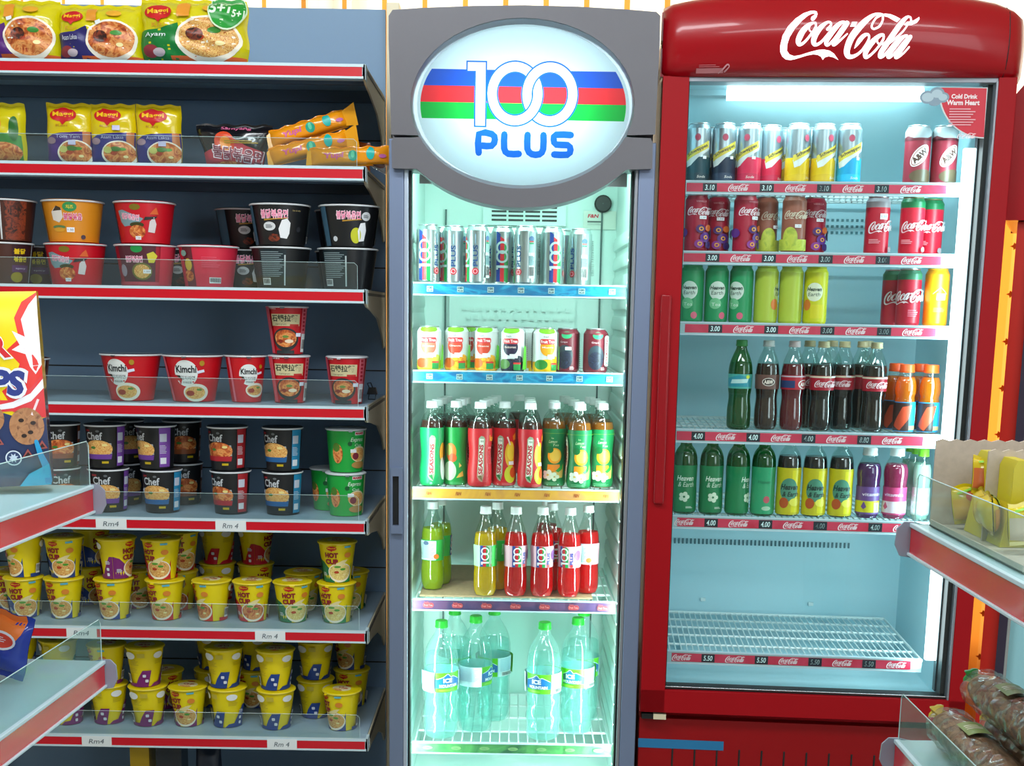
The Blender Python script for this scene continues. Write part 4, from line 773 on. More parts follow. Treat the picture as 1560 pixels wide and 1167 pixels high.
# hood with the oval sign
VH = -.06
def EP(cx, cy, rx, ry, v, n=48, a0=0, a1=2*pi): return [PA(cx+rx*cos(a), cy-ry*sin(a), v) for a in ([a0+(a1-a0)*i/n for i in range(n+1)] if abs(a1-a0) < 6.2 else [2*pi*i/n for i in range(n)])]
th = math.asin(49/130.)
top = [PA(x, y, VH) for x, y in ((596, 205), (592, 60), (592, 24), (598, 15), (640, 12), (720, 9), (800, 8), (880, 10), (950, 14), (1000, 18), (1006, 24), (1005, 70), (998, 205))]
up = top+EP(796, 157, 171, 130, VH, 30, -th, pi+th)
g = G(); g.prism(up, VH, .04, 'hood_grey'); hood = ob('hood', g.mesh('hood', recalc=True), cool, bev=.006)
tl = math.asin(51/130.)
low = [PA(x, y, VH) for x, y in ((597, 256), (596, 214), (600, 209), (630, 209))]+EP(796, 157, 171, 130, VH, 30, pi+tl, 2*pi-tl)+[PA(x, y, VH) for x, y in ((962, 209), (991, 210), (995, 216), (994, 257), (957, 258))]+EP(795, 150, 210, 166, VH, 24, -math.acos(158/210.), -pi+math.acos(158/210.))+[PA(635, 257, VH)]
g = G(); g.prism(low, VH+.004, .04, 'hood_grey'); ob('hood_apron', g.mesh('hood_apron', recalc=True), cool, bev=.006)
g = G(); e0 = EP(796, 157, 172, 131, VH, 64); e1 = EP(797, 161, 160, 116, -.03, 64); n = 64
g.add([(p[0], VH+.006, p[1]) for p in e0]+[(p[0], -.028, p[1]) for p in e1], [(i, (i+1) % n, n+(i+1) % n, n+i) for i in range(n)], 'hood_silver'); ob('sign_surround', g.mesh('sign_surround', recalc=True), hood)
g = G(); bx0, bz1 = PA(640, 35, .03); bx1, bz0 = PA(955, 285, .03); g.box((bx0, .03, bz0), (bx1, .036, bz1), '#eef6f6'); ob('sign_backing', g, hood)
def sign():
    A = Art(1.0); C = (767, 569)
    f = lambda P: [((p[0]-C[0])/3.536, (C[1]-p[1])/3.536)+((p[2]/3.536,) if len(p) > 2 else ()) for p in P]
    A.ell(0, 0, 162, 118, 'sign_pale', 72)
    for y0, y1, c in ((385, 470, 'sign_blue'), (470, 555, 'sign_red'), (555, 640, 'sign_green')):
        a, b = (C[1]-y0)/3.536, (C[1]-y1)/3.536; pts = []
        for s in (1, -1):
            for i in range(7):
                y = a+(b-a)*(i/6 if s > 0 else 1-i/6); pts.append((s*157*sqrt(max(0, 1-(y/114)**2)), y))
        A.poly(pts, c)
    for dx, k in ((8, 'sign_line'), (0, 'sign_white')):
        A.poly(f([(466-dx, 348-dx), (562+dx, 348-dx), (562+dx, 674+dx), (510-dx, 674+dx), (510-dx, 392+dx), (466-dx, 392+dx)]), k)
    def rg(cx, k, ro, ri): A.poly([(p[0], p[1]) for p in ellpts((cx-C[0])/3.536, (C[1]-506)/3.536, ro/3.536, (ro+15)/3.536, 48)], k, [ellpts((cx-C[0])/3.536, (C[1]-506)/3.536, ri/3.536, (ri+15)/3.536, 48)])
    rg(722, 'sign_line', 156, 91); rg(722, 'sign_white', 148, 99); rg(910, 'sign_line', 156, 91); rg(910, 'sign_white', 148, 99)
    cx, cy = (722-C[0])/3.536, (C[1]-506)/3.536
    def arc(k, ro, ri, a0=-1.25, a1=-.05): A.poly(ellpts(cx, cy, ro/3.536, (ro+15)/3.536, 14, a0, a1)+ellpts(cx, cy, ri/3.536, (ri+15)/3.536, 14, a1, a0), k)
    arc('sign_line', 156, 91); arc('sign_white', 148, 99, -1.3, 0)
    w = 36
    for P in ([(530, 815), (530, 717), (600, 717), (617, 745), (600, 778), (548, 778)], [(668, 718), (668, 790), (690, 818), (748, 818)], [(794, 718), (794, 790), (818, 818), (860, 818), (880, 790), (880, 718)], [(1028, 715), (948, 715), (936, 740), (950, 766), (1012, 768), (1028, 792), (1012, 818), (940, 818)]):
        A.stroke(f([p+(w,) for p in P]), 'sign_navy', 2)
    V = []; F = []; K = []
    for vs, fs, k in A.L:
        o = len(V); V += [Vector(v) for v in vs]
        for q in fs: 
            ar = sum(vs[q[j]][0]*vs[q[(j+1) % len(q)]][1]-vs[q[(j+1) % len(q)]][0]*vs[q[j]][1] for j in range(len(q)))
            if abs(ar) < 1e-7: continue
            F.append([o+j for j in (q if ar > 0 else q[::-1])]); K.append(k)
    # interior grid so that the dome is smooth
    for i in range(-7, 8):
        for j in range(-5, 6):
            if (i*20/158)**2+(j*20/114)**2 < 1: V.append(Vector((i*20.0+.37, j*20.0+.41)))
    nv, ne, nf, ov, oe, of = delaunay_2d_cdt(V, [], F, 1, 1e-5)
    u0, z0 = PA(797, 161, -.045); s = (PA(897, 161, -.045)[0]-u0)/100
    g = G(); P = []
    for v in nv: q = min(1, (v.x/162)**2+(v.y/118)**2); P.append((u0+v.x*s, -.04, z0+v.y*s))
    for q, src in zip(nf, of):
        if src: g.add([P[i] for i in q], [(0, 1, 2)], K[max(src)])
    bm = bmesh.new(); me = g.mesh('sign_face'); bm.from_mesh(me); bmesh.ops.remove_doubles(bm, verts=bm.verts, dist=1e-6); bm.to_mesh(me); bm.free()
    return me
for n_, c in (('sign_pale', '#d5eef4'), ('sign_white', '#ffffff'), ('sign_blue', '#0a50c0'), ('sign_red', '#f02c34'), ('sign_green', '#08b040'), ('sign_line', '#0a5cb4'), ('sign_navy', '#1060c4')):
    m, t, b = newmat(n_); tl_ = t.nodes.new('ShaderNodeBsdfTranslucent'); tl_.inputs[0].default_value = lin(c); b.inputs['Base Color'].default_value = lin(c); b.inputs['Roughness'].default_value = .25
    mx = t.nodes.new('ShaderNodeMixShader'); mx.inputs[0].default_value = .62; t.links.new(b.outputs[0], mx.inputs[1]); t.links.new(tl_.outputs[0], mx.inputs[2]); t.links.new(mx.outputs[0], t.nodes['Material Output'].inputs['Surface'])
o = ob('sign_face', sign(), hood); o['label'] = 'lit oval sign with blue, red and green stripes'
u0, z0 = PA(797, 165, .02)
area('sign_lamp', (u0, .022, z0), (radians(90), 0, 0), .26, .13, 1.4, (.78, .98, 1), cool)
# shelves
ZA = [1.41, 1.218, .954, .694, .348]
def strip_art(kind, w):
    A = Art(); n = 7
    for k in range(n):
        x = -w/2+w*(.5+k)/n+ (w/n*.05)
        if kind == 'blue': A.rect(x, 0, 14, 12, '#b9d6d4'); A.text('100', x, 2.6, 11, 5, '#1f5060', bold=.05); A.text('PLUS', x, -3.2, 11, 3.4, '#1f5060', bold=.05)
        if kind == 'orange': A.text('F&N', x, 0, 12, 8, '#a0522c', shear=.2, bold=.03)
        if kind == 'purple': A.rrect(x, -1, 25, 11, 5.4, '#d8605c'); A.rrect(x, -1, 23, 9.4, 4.6, '#a83a48'); A.text('Fruit Tree', x, -1, 20, 5.5, '#e88a84', bold=.03); A.text('fresh', x-5, 6.4, 10, 3, '#d8605c')
        if kind == 'green': A.ell(x, 0, 12, 4.5, '#7fae70', 18); A.lines(x, 0, 12, 4, 2, '#5a9460', .4)
    return A
for i, (z, kind) in enumerate(zip(ZA, ('blue', 'blue', 'orange', 'purple', 'green'))):
    g = G(); zt = z-.006; a, b = L0+.012, L1-.012
    g.tube([(a, .1, zt), (b, .1, zt), (b, LB-.02, zt), (a, LB-.02, zt)], .0035, 'wire_white', 8, True)
    for v in (.2, .31, .41): g.tube([(a, v, zt-.003), (b, v, zt-.003)], .0028, 'wire_white', 6)
    k = 0
    while a+.02+k*.0225 < b: g.tube([(a+.02+k*.0225, .1, zt), (a+.02+k*.0225, LB-.02, zt)], .0017, 'wire_white', 6); k += 1
    sh = ob('wire_shelf', g, cool)
    a0, b0 = .042, .512; g = G().box((a0, .086, z-.025), (b0, .092, z), 'strip_'+kind); g.box((a0, .0845, z-.002), (b0, .0925, z+.001), 'lip_white'); g.box((a0, .0845, z-.0275), (b0, .0925, z-.0245), 'lip_white')
    strip_art(kind, 470).put(g, lambda u, v, o, z=z: ((a0+b0)/2+u, .086-o, z-.0132+v)); ob('price_strip', g, sh)
g = G().box((L0+.02, .12, ZA[3]-.0018), (L1-.06, LB-.03, ZA[3]+.002), 'cardboard'); o = ob('cardboard_sheet', g, loc=(HX, HY, 0)); setp(o, 'brown cardboard sheet under the red and yellow soda bottles in the grey cooler', 'cardboard')
for u, p in ((L1-.003, 7.5), (L0+.003, 4.5)):
    s = 1 if u > .3 else -1
    g = G(); g.lathe([(.004, .24), (.004, 1.60)], 'tube_white', 12, c=(u+s*.008, .037), capb=True, capt=True); ob('light_tube', g, cool)
    area('cooler_tube_and_fill', (u, .046, .42), (radians(90), 0, radians(s*50)), .012, .36, p*.45, (.76, 1, .945), cool)  # extra light added along the tube to brighten the lowest shelf
    area('cooler_tube_and_fill', (u, .046, .88), (radians(90), 0, radians(s*50)), .012, 1.3, p*.9, (.76, 1, .945), cool)
area('cooler_top_light', (.28, .1, LT-.03), (radians(12), 0, 0), .4, .04, 4, (.66, 1, .90), cool)
# ================================================================== RED COOLER
RB = radians(4.1)
red = thing('display_cooler', 'tall red glass-door drinks cooler with white script logo on its header', 'cooler', (FB.ox, FB.oy, 0), -RB)
BW_, BD = .708, .68; g = G()
g.box((0, .05, .1), (.04, BD, 1.90), 'red_lower'); g.box((BW_-.025, .05, .1), (BW_, BD, 1.90), 'red_lower'); g.box((0, BD-.03, .1), (BW_, BD, 1.90), 'red_lower'); g.box((0, .05, .08), (BW_, BD, .46), 'red_lower'); g.box((0, .05, 1.86), (BW_, BD, 1.94), 'red_lower')
for x in (.05, BW_-.09):
    for y in (.09, BD-.08): g.lathe([(.02, 0), (.022, .02), (.02, .1)], 'black_plastic', 14, c=(x+.02, y), capb=True)
cab = ob('cabinet', g, red, bev=.004)
g = G().box((.0, .0, .1), (BW_, .05, .452), 'red_lower')
for k in range(11): g.box((.075+k*.05, -.0012, .2), (.079+k*.05, .0005, .385), 'black_plastic')
ob('lower_panel', g, red, bev=.005)
u0, z1 = FB.px(981, 1131, -.002); u1, z0 = FB.px(1102, 1143, -.002); g = G().box((-.001, -.0015, z0-.001), (u1, 0, z0+.02), 'tape_blue'); ob('tape_strip', g, red)
g = G().box((.004, -.02, .456), (.05, .03, .468), 'black_plastic').box((.03, -.028, .458), (.058, -.002, .47), 'bracket_cream'); ob('hinge', g, red)
M0, M1, MB_, MT, MZ = .046, .676, .53, 1.83, .50
g = G(); g.box((M0-.006, .05, MZ), (M0, MB_, MT), 'liner_coke'); g.box((M1, .05, MZ), (M1+.006, MB_, MT), 'liner_coke'); g.box((M0, MB_, MZ), (M1, MB_+.01, MT), 'liner_coke'); g.box((M0, .05, MZ-.01), (M1, MB_, MZ), 'liner_coke'); g.box((M0, .05, MT), (M1, MB_, MT+.01), 'liner_coke')
g.prism([(.13, MT), (.13, MT-.012), (.42, MT-.09), (.53, MT-.16), (.53, MT)], M0, M1, 'liner_coke', axis='x')
ua, za = FB.px(1028, 829, MB_-.003); ub, zb = FB.px(1293, 832, MB_-.003)
for k in range(44): u = ua+(ub-ua)*k/43; g.box((u-.0022, MB_-.003, zb-.006), (u+.0022, MB_-.001, zb+.008), '#3c6a74')
for zz, a, b in ((1.59, .40, .56), (1.575, .40, .56), (1.56, .40, .56)):
    k = 0
    while a+k*.012 < b: g.box((a+k*.012, MB_-.003, zz-.006), (a+k*.012+.006, MB_-.001, zz), '#4f8088'); k += 1
for px, py in ((1300, 232), (1300, 240)):
    u, z = FB.px(px, py, MB_-.003); g.box((u, MB_-.003, z-.002), (u+.03, MB_-.001, z+.002), '#2c4c54')
for px, py in ((1071, 913), (1235, 920)):
    u, z = FB.px(px, py, MB_-.003); g.box((u-.006, MB_-.008, z-.004), (u+.006, MB_-.001, z+.004), 'wire_white')
u0, z0 = FB.px(1325, 700, MB_-.003); g.box((M1-.115, .35, MZ), (M1-.11, MB_, 1.55), 'liner_coke') if False else None
g.box((.11, .30, MZ), (.56, .50, MZ+.022), 'liner_coke')
for k in range(40): g.box((.14+k*.0095, .298, MZ+.004), (.1445+k*.0095, .301, MZ+.018), '#54747a')
ob('inner_liner', g.mesh('inner_liner', recalc=True), red)
# door
g = G(); Z0, Z1 = .475, 1.823
g.box((0, -.03, Z0), (.0535, .03, 1.83), 'door_red'); g.box((.672, -.03, Z0), (.708, .03, 1.83), 'door_red'); g.box((0, -.03, Z0), (.708, .03, .527), 'door_red')
g.box((.0535, -.02, .527), (.0555, .02, Z1), 'gasket'); g.box((.658, -.004, .527), (.672, .035, Z1), 'gasket'); g.box((.0535, -.02, .527), (.672, .02, .532), 'gasket'); g.box((.0535, -.026, Z1-.003), (.672, .02, Z1+.006), 'hood_silver'); g.box((.668, -.028, .527), (.6725, -.0, Z1), 'hood_silver'); g.box((.0535, -.0225, .532), (.672, -.021, .5345), 'can_silver')
door = ob('door', g, red, bev=.003)
g = G().add([(.0545, -.012, .53), (.668, -.012, .53), (.668, -.012, Z1), (.0545, -.012, Z1)], [(0, 1, 2, 3)], 'glass_pane'); ob('pane', g, door)
u0, z1 = FB.px(1010, 448, -.035); u1, z0 = FB.px(1028, 768, -.035); g = G().box((.012, -.042, z0), (.034, -.03, z1), 'fridge_red_dark'); ob('handle', g, door, bev=.004)
g = G(); [g.box((-.006, -.02, z), (.004, .02, z+.055), 'fridge_red_dark') for z in (1.83, 1.9)]; ob('top_hinge', g, red)
# header: bowed front with arched top
g = G(); nu, nz = 40, 12; vs = []; HZ0 = 1.829
def hdr(u, s, o=0):
    c = (u-.34)/.38; zt = 1.998-.040*abs(c)**2.2-(.012 if u > .66 else 0)*((u-.66)/.065)
    v = -.036-.045*(1-c*c)*(.35+.65*sin(pi*min(1, s*.9+.08)))-.012*sin(pi*s)
    if u > .69: v += .05*((u-.69)/.035)**2
    if u < .006: v += .008*(1-u/.006)**2
    if s > .9: v += .02*((s-.9)/.1)**2
    if s < .08: v += .012*((.08-s)/.08)**2
    return (u, v-o, HZ0+(zt-HZ0)*s)
for j in range(nz+1):
    for i in range(nu+1): vs.append(hdr(-.003+.732*i/nu, j/nz))
fs = [(j*(nu+1)+i, j*(nu+1)+i+1, (j+1)*(nu+1)+i+1, (j+1)*(nu+1)+i) for j in range(nz) for i in range(nu)]
n0 = len(vs); rim = [i for i in range(nu+1)]+[j*(nu+1)+nu for j in range(1, nz+1)]+[nz*(nu+1)+i for i in range(nu-1, -1, -1)]+[j*(nu+1) for j in range(nz-1, 0, -1)]
vs += [(vs[i][0], .06, vs[i][2]) for i in rim]; m_ = len(rim); fs += [(rim[i], n0+i, n0+(i+1) % m_, rim[(i+1) % m_]) for i in range(m_)]; fs.append(tuple(n0+i for i in range(m_)))
g.add(vs, fs, 'fridge_red'); hd = ob('header', g.mesh('header', angle=50, recalc=True), red)
g = G(); g.tube([hdr(.678, s/10, -.0005) for s in range(11)], .0012, 'gasket', 6); ob('side_seam', g, hd)
g = G(); cu, cz = FB.px(1294, 53.5, -.085)
def onhdr(u, v, o):
    uu, zz = cu+u, cz+v; c = (uu-.34)/.38; zt = 1.998-.040*abs(c)**2.2; p = hdr(uu, (zz-HZ0)/(zt-HZ0), o); return (p[0], p[1], zz)
A = Art(1); ru = (FB.px(1401, 53, -.085)[0]-FB.px(1191, 53, -.085)[0]); A.merge(LOGO, 0, 0, ru, rot=.0); A.put(g, onhdr, du=.012, off=.0012, lift=.00001)
o = ob('lit_logo', g, hd); o['label'] = 'glowing white script logo'
g = G(); u_, z_ = FB.px(1084, 108, -.05); A = Art(); A.rect(-4, 0, 54, 8, '#c97a80'); A.lines(-4, 8, 44, 6, 2, '#c06a70', .4); A.stroke([(14, -4, 2), (22, 2, 3), (30, 10, 3), (34, 6, 2), (26, -2, 3)], '#d09098', 3)
cu_, cz_ = u_, z_
A.put(g, lambda u, v, o: (lambda p: (p[0], p[1], cz_+v))(hdr(cu_+u, (cz_+v-HZ0)/.14, o)), du=.012, off=.0012); ob('worn_sticker', g, hd)
g = G(); u, z = FB.px(1413, 133, -.013); cx, cz0 = FB.px(1505, 133, -.013); R_ = cx-FB.px(1430, 133, -.013)[0]
A = Art(1); A.poly([(0, 0)]+[(-R_*cos(a)*1.0, -R_*1.02*sin(a)) for a in [i*pi/2/16 for i in range(17)]], '#c8d0d2'); A.poly([(-.002, -.002)]+[(-R_*cos(a)*.965-.0, -R_*.985*sin(a)-.001) for a in [i*pi/2/16 for i in range(17)]], '#c81430')
for x, y, r in ((-.118, -.020, .016), (-.100, -.012, .015), (-.088, -.02, .013), (-.104, -.026, .014)): A.ell(x, y, r, r*.8, '#7f98a8', 16)
for x, y, r in ((-.118, -.020, .012), (-.100, -.013, .011), (-.088, -.02, .009)): A.ell(x, y, r, r*.75, '#a9c2cc', 14)
A.text('Cold Drink', -.045, -.018, .052, .009, '#f2dfe2', bold=.04); A.text('Warm Heart', -.047, -.030, .066, .010, '#f2dfe2', bold=.04); A.lines(-.045, -.058, .056, .036, 7, '#e0a0aa', .4)
B = Art(1); B.merge(LOGO, 0, 0, .036, k='#f0d8dc'); A.L += [([(x-.036, y-.095) for x, y in v], f, k) for v, f, k in B.L]
A.put(g, lambda u, v, o: (cx+u, -.0125-o, cz0+v)); o = ob('door_decal', g, door); o['label'] = 'red quarter-round decal with small lettering'
# lights inside
u0, z0 = FB.px(1107, 143, .09); u1, z1 = FB.px(1405, 143, .09); g = G(); g.lathe([(.015, 0), (.015, u1-u0)], 'tube_top', 12, capb=True, capt=True); o = ob('light_tube', g.mesh('light_tube'), red, loc=(u0, .085, z0)); o.rotation_euler = (0, radians(90), 0)
area('cooler_top_light', ((u0+u1)/2, .10, z0-.02), (radians(25), 0, 0), u1-u0, .03, 4, (.66, .96, 1), red)
g = G(); g.box((.632, .034, .60), (.654, .05, 1.70), 'tube_white'); ob('light_strip', g, red)
area('cooler_side_light', (.628, .06, 1.15), (radians(90), 0, radians(56)), .03, 1.15, 4.3, (.60, .95, 1), red)
g = G(); g.box((.655, .03, .53), (.676, .05, 1.82), '#22343c'); ob('door_pillar', g, red)
# shelves
ZB = [1.634, 1.4865, 1.335, 1.100, .9055, .591]; PR = ['3.10', '3.00', '3.00', '4.00', '4.00', '5.50']
for i, z in enumerate(ZB):
    g = G(); zt = z-.006; a, b = M0+.012, M1-.04; r0, r1 = .085, .49
    g.tube([(a, r0, zt), (b, r0, zt), (b, r1, zt), (a, r1, zt)], .004, 'wire_white', 8, True)
    for v in (.17, .26, .34, .42): g.tube([(a, v, zt-.003), (b, v, zt-.003)], .003, 'wire_white', 6)
    k = 0
    while a+.01+k*.0135 < b: g.tube([(a+.01+k*.0135, r0, zt), (a+.01+k*.0135, r1, zt)], .0015, 'wire_white', 5); k += 1
    sh = ob('wire_shelf', g, red)
    e = .638 if i < 5 else .634; hh = .027 if i < 3 else .029; g = G().box((.056, .074, z-hh), (e, .08, z), '#a9c9cc'); g.box((.056, .0725, z-.0025), (e, .081, z+.0005), 'lip_white'); g.box((.056, .0725, z-hh-.0015), (e, .081, z-hh+.001), 'lip_white')
    A = Art(1); x0 = .062 if i in (0, 1, 3) else .071; x1 = .61 if i not in (3, 4) else .60; ph = {0: .10, 1: .112, 2: .125, 3: .098, 4: .135, 5: .142}[i]
    A.rect((x0+x1)/2, 0, x1-x0, hh-.009, 'strip_pink'); x = ph+.012; k = 0
    while x < x1-.02:
        A.rect(x, 0, .030, hh-.010, '#10222e'); p = PR[i] if not (i == 3 and k == 3) else '8.80'
        A.text(p, x, 0, .020, hh*.42, '#d8f4f4', bold=.02, shear=.1); x += .121; k += 1
    B = Art(1); x = ph-.048
    while x < x1:
        if x-.022 > x0-.012 and x+.022 < x1+.008:
            C_ = Art(1); C_.merge(LOGO, 0, 0, .045, rot=.05, k='#f3dfe4'); A.L += [([(px_+x, py_) for px_, py_ in v], f, k2) for v, f, k2 in C_.L]
        x += .121
    # logos share one height above the strip so that their many strokes stay thin
    A.put(g, lambda u, v, o, z=z, hh=hh: (u, .0735-min(o, .0006), z-hh/2-.0005+v), off=.0002, lift=.0001); ob('price_strip', g, sh)
# ================================================================== GOODS IN THE COOLERS
def spot(fr, key, px, v, z, label, rz=0., group=None, zz=.06):
    return inst(key, label, fr.w(fr.u(px, z+zz, v), v, z), -fr.a+rz, group)
R1 = 'silver drink cans on the top shelf of the grey cooler'
for px, v, rz, lab in ((652, .13, -.25, 'silver striped drink can, first from left on the top shelf'), (690, .13, -1.1, 'silver drink can showing PLUS, second from left in the front row'), (727.5, .13, -1.27, 'silver drink can showing PLUS, third from left in the front row'),
        (765, .13, 0, 'silver drink can showing its full stripes, in the middle of the row'), (801, .13, -1.77, 'silver drink can turned to its small print, right of the fully striped can'), (841, .13, .3, 'silver can with stripes on its right half, under the vent grille end'), (884, .20, -1.95, 'silver drink can set back at the right end of the top shelf'),
        (672, .19, .1, 'silver can half hidden behind the first and second front cans, grey cooler'), (709, .19, .1, 'silver can half hidden behind the second and third front cans, grey cooler'), (745, .19, -1.0, 'silver can hidden behind the third and fourth front cans, grey cooler'), (783, .19, 1.8, 'silver can hidden behind the fourth and fifth front cans, grey cooler'), (820, .19, 2.6, 'dark side of a silver can behind the fifth and sixth front cans'), (856, .19, -2.4, 'silver can just behind and right of the sixth front can')):
    spot(FA, 'sport_can', px, v, ZA[0]-.002, lab, rz, R1)
R2 = 'fruit juice cans on the second shelf of the grey cooler'
for key, px, v, rz, lab in (('juice_nenas', 654, .13, 0, 'white juice can with pineapple picture, leftmost on the second shelf'), ('juice_orange', 695, .13, -.1, 'white juice can with orange picture, second from left on the second shelf'), ('juice_orange', 719, .19, -.5, 'orange juice can mostly hidden behind the second front can'),
        ('juice_orange', 742, .17, -.3, 'orange juice can in shade left of the blackcurrant can'), ('juice_black', 782, .13, -.25, 'white juice can with blackcurrants and dark blue badge'), ('juice_mango', 803, .195, 1.6, 'white juice can turned to its small print behind the blackcurrant can'), ('juice_mango', 830, .13, .25, 'white and yellow mango juice can in the middle right of the shelf'),
        ('grape_can', 865, .135, -.1, 'maroon grape drink can with white price sticker beside the mango can'), ('grape_can_plate', 907, .145, .15, 'maroon grape drink can with white SEASONS plate at the right end')):
    spot(FA, key, px, v, ZA[1]-.002, lab, rz, R2)
cols = [('tea_plate', 658, 4, .008, 0, 'green tea bottle with white side plate'), ('tea_apple', 694, 3, .008, 0, 'green tea bottle with apple picture'), ('tea_redside', 731, 5, .008, 0, 'red tea bottle with small print'), ('tea_lemon', 768, 1, 0, -.35, 'red lemon tea bottle with price sticker'), ('tea_redplate', 807, 4, 0, 0, 'red tea bottle with white name plate'),
        ('tea_jasmine', 844, 2, 0, -.1, 'green jasmine tea bottle left of its two twins'), ('tea_jasmine', 882, 5, -.0085, 0, 'green jasmine tea bottle in the middle of three'), ('tea_jasmine', 917, 4, -.0085, 0, 'green jasmine tea bottle at the right wall')]
ords = ['front of its row', 'second in its row', 'third in its row', 'fourth in its row', 'fifth in its row']; GT = 'tea bottles in rows on the middle shelf of the grey cooler'
for key, px, n, sk, rz, lab in cols:
    u = FA.u(px, ZA[2]+.06, .128)
    for k in range(n): inst(key, lab+', '+ords[k], FA.w(u+(sk*k if sk >= 0 else sk*max(0, k-1)), .128+.0575*k, ZA[2]-.002), rz+(random.uniform(-.6, .6) if k else 0), GT)
inst('tea_lemon', 'red lemon tea bottle standing alone far behind the price-stickered one', FA.w(FA.u(790, ZA[2]+.1, .4), .40, ZA[2]-.002), .7, GT)
for key, px, v, rz, lab in (('sport_lime', 659, .19, 2.9, 'lime yellow soda bottle turned to its back label at the left wall'), ('sport_lime', 671, .25, 1.5, 'lime yellow soda bottle behind the leftmost one'), ('sport_yellow', 739, .13, .0, 'yellow soda bottle with green label, front row'), ('sport_yellow', 757, .20, -.6, 'yellow soda bottle behind the front yellow one'),
        ('sport_red', 785, .13, .15, 'red soda bottle beside the yellow bottle, leftmost red one'), ('sport_red', 824, .13, -.1, 'red soda bottle in the middle of the three front red ones'), ('sport_red', 840, .20, .4, 'red soda bottle behind the middle red one'), ('sport_red', 867, .132, -.5, 'red soda bottle with white price sticker, third red one'),
        ('sport_red', 895, .16, 2.6, 'red soda bottle with pale back label at the right wall'), ('sport_red', 832, .27, 1.0, 'red soda bottle furthest back with only its cap showing')):
    spot(FA, key, px, v, ZA[3]+.0025, lab, rz, 'soda bottles on the fourth shelf of the grey cooler')
for px, v, rz, lab in ((672, .145, .55, 'large water bottle with green cap, leftmost at the front'), (723, .145, 1.25, 'large water bottle with green cap showing its barcode, second from left'), (692, .27, .6, 'large water bottle behind the two left front bottles'), (752, .27, -.5, 'large water bottle set back beside the gap in the middle'),
        (828, .145, -.35, 'large water bottle with full label, right of the gap'), (880, .145, -.35, 'large water bottle at the front right with bright highlight'), (889, .24, .4, 'large water bottle behind the front right one')):
    spot(FA, 'water', px, v, ZA[4]-.002, lab, rz, 'large water bottles on the lowest shelf of the grey cooler', .12)
GB_ = 'cans and bottles in the red cooler'
top = [('tonic_teal', 1064, -.15, 'silver and dark teal can partly behind the door frame, leftmost on the top shelf'), ('tonic_navy', 1101, 0, 'silver and navy can, second on the red cooler top shelf'), ('tonic_pink', 1140, -.35, 'silver and pink can showing the band at its left, third on the top shelf'), ('tonic_pink', 1177, .6, 'silver and pink can with the band turned right, fourth on the top shelf'),
       ('tonic_yellow', 1215, .65, 'silver and yellow can left of its twin on the top shelf'), ('tonic_yellow', 1253, .45, 'silver and yellow can beside the blue one'), ('tonic_cyan', 1291, .0, 'silver and bright blue can on the red cooler top shelf'), ('rootbeer_can', 1397, .0, 'maroon root beer can, left of the two on the top shelf'), ('rootbeer_can', 1437, .2, 'maroon root beer can at the right end under the door decal')]
for key, px, rz, lab in top: spot(FB, key, px, .125, ZB[0]-.0018, lab, rz, 'cans on the top shelf of the red cooler')
for i, (key, px, rz) in enumerate((('tonic_navy', 1083, .4), ('tonic_pink', 1121, .4), ('tonic_yellow', 1196, .3), ('tonic_yellow', 1234, .3))): spot(FB, key, px, .19, ZB[0]-.0018, ('navy can behind the two leftmost cans', 'pink can behind the navy and pink front cans', 'yellow can behind the fourth and fifth front cans', 'yellow can behind the two yellow front cans')[i], rz, 'cans on the top shelf of the red cooler')
s2 = [('cola_flower', 1061, .1, 'dark red cola can with purple flowers, leftmost on the second shelf'), ('cola_flower', 1098, -.2, 'dark red cola can with purple flowers, second from left'), ('cola_flower', 1135, .35, 'dark red cola can turned right, third on the second shelf'), ('cola_gold', 1172, .3, 'brown and lime patterned cola can, left one of two'), ('cola_gold', 1209, -.2, 'brown and lime patterned cola can with price sticker, right one of two'),
      ('cola_flower', 1246, 0, 'dark red cola can with purple flowers, left of the gap'), ('cola_silver', 1336, .1, 'red cola can with silver top and price sticker'), ('cola_green', 1389, -.1, 'red cola can with green top, left one of two'), ('cola_green', 1426.5, -.3, 'red cola can with green top at the right end')]
for key, px, rz, lab in s2: spot(FB, key, px, .125, ZB[1]-.0018, lab, rz, 'cans on the second shelf of the red cooler')
s3 = [('tea_can_green', 1054, -.3, .125, 'green tea can with white roundel behind the frame, leftmost'), ('tea_can_green', 1089, .0, .125, 'green tea can with white roundel, second from left'), ('tea_can_green', 1127, -.6, .125, 'green tea can turned away, third from left'), ('tea_can_lime', 1167, 1.3, .125, 'lime green tea can in the glass reflection, left one'), ('tea_can_lime', 1204, 2.2, .125, 'lime green tea can in the glass reflection, right one'),
      ('tea_can_yellow', 1241, -.25, .125, 'yellow tea can with white roundel left of the gap'), ('cola_big', 1361, .5, .19, 'red can partly hidden behind the larger lettered cola can'), ('cola_big', 1384, -.05, .125, 'red cola can with large lettering on the third shelf'), ('orange_can', 1425, .1, .125, 'orange can with white house outline on the third shelf')]
for key, px, rz, v, lab in s3: spot(FB, key, px, v, ZB[2]-.0018, lab, rz, 'cans on the third shelf of the red cooler')
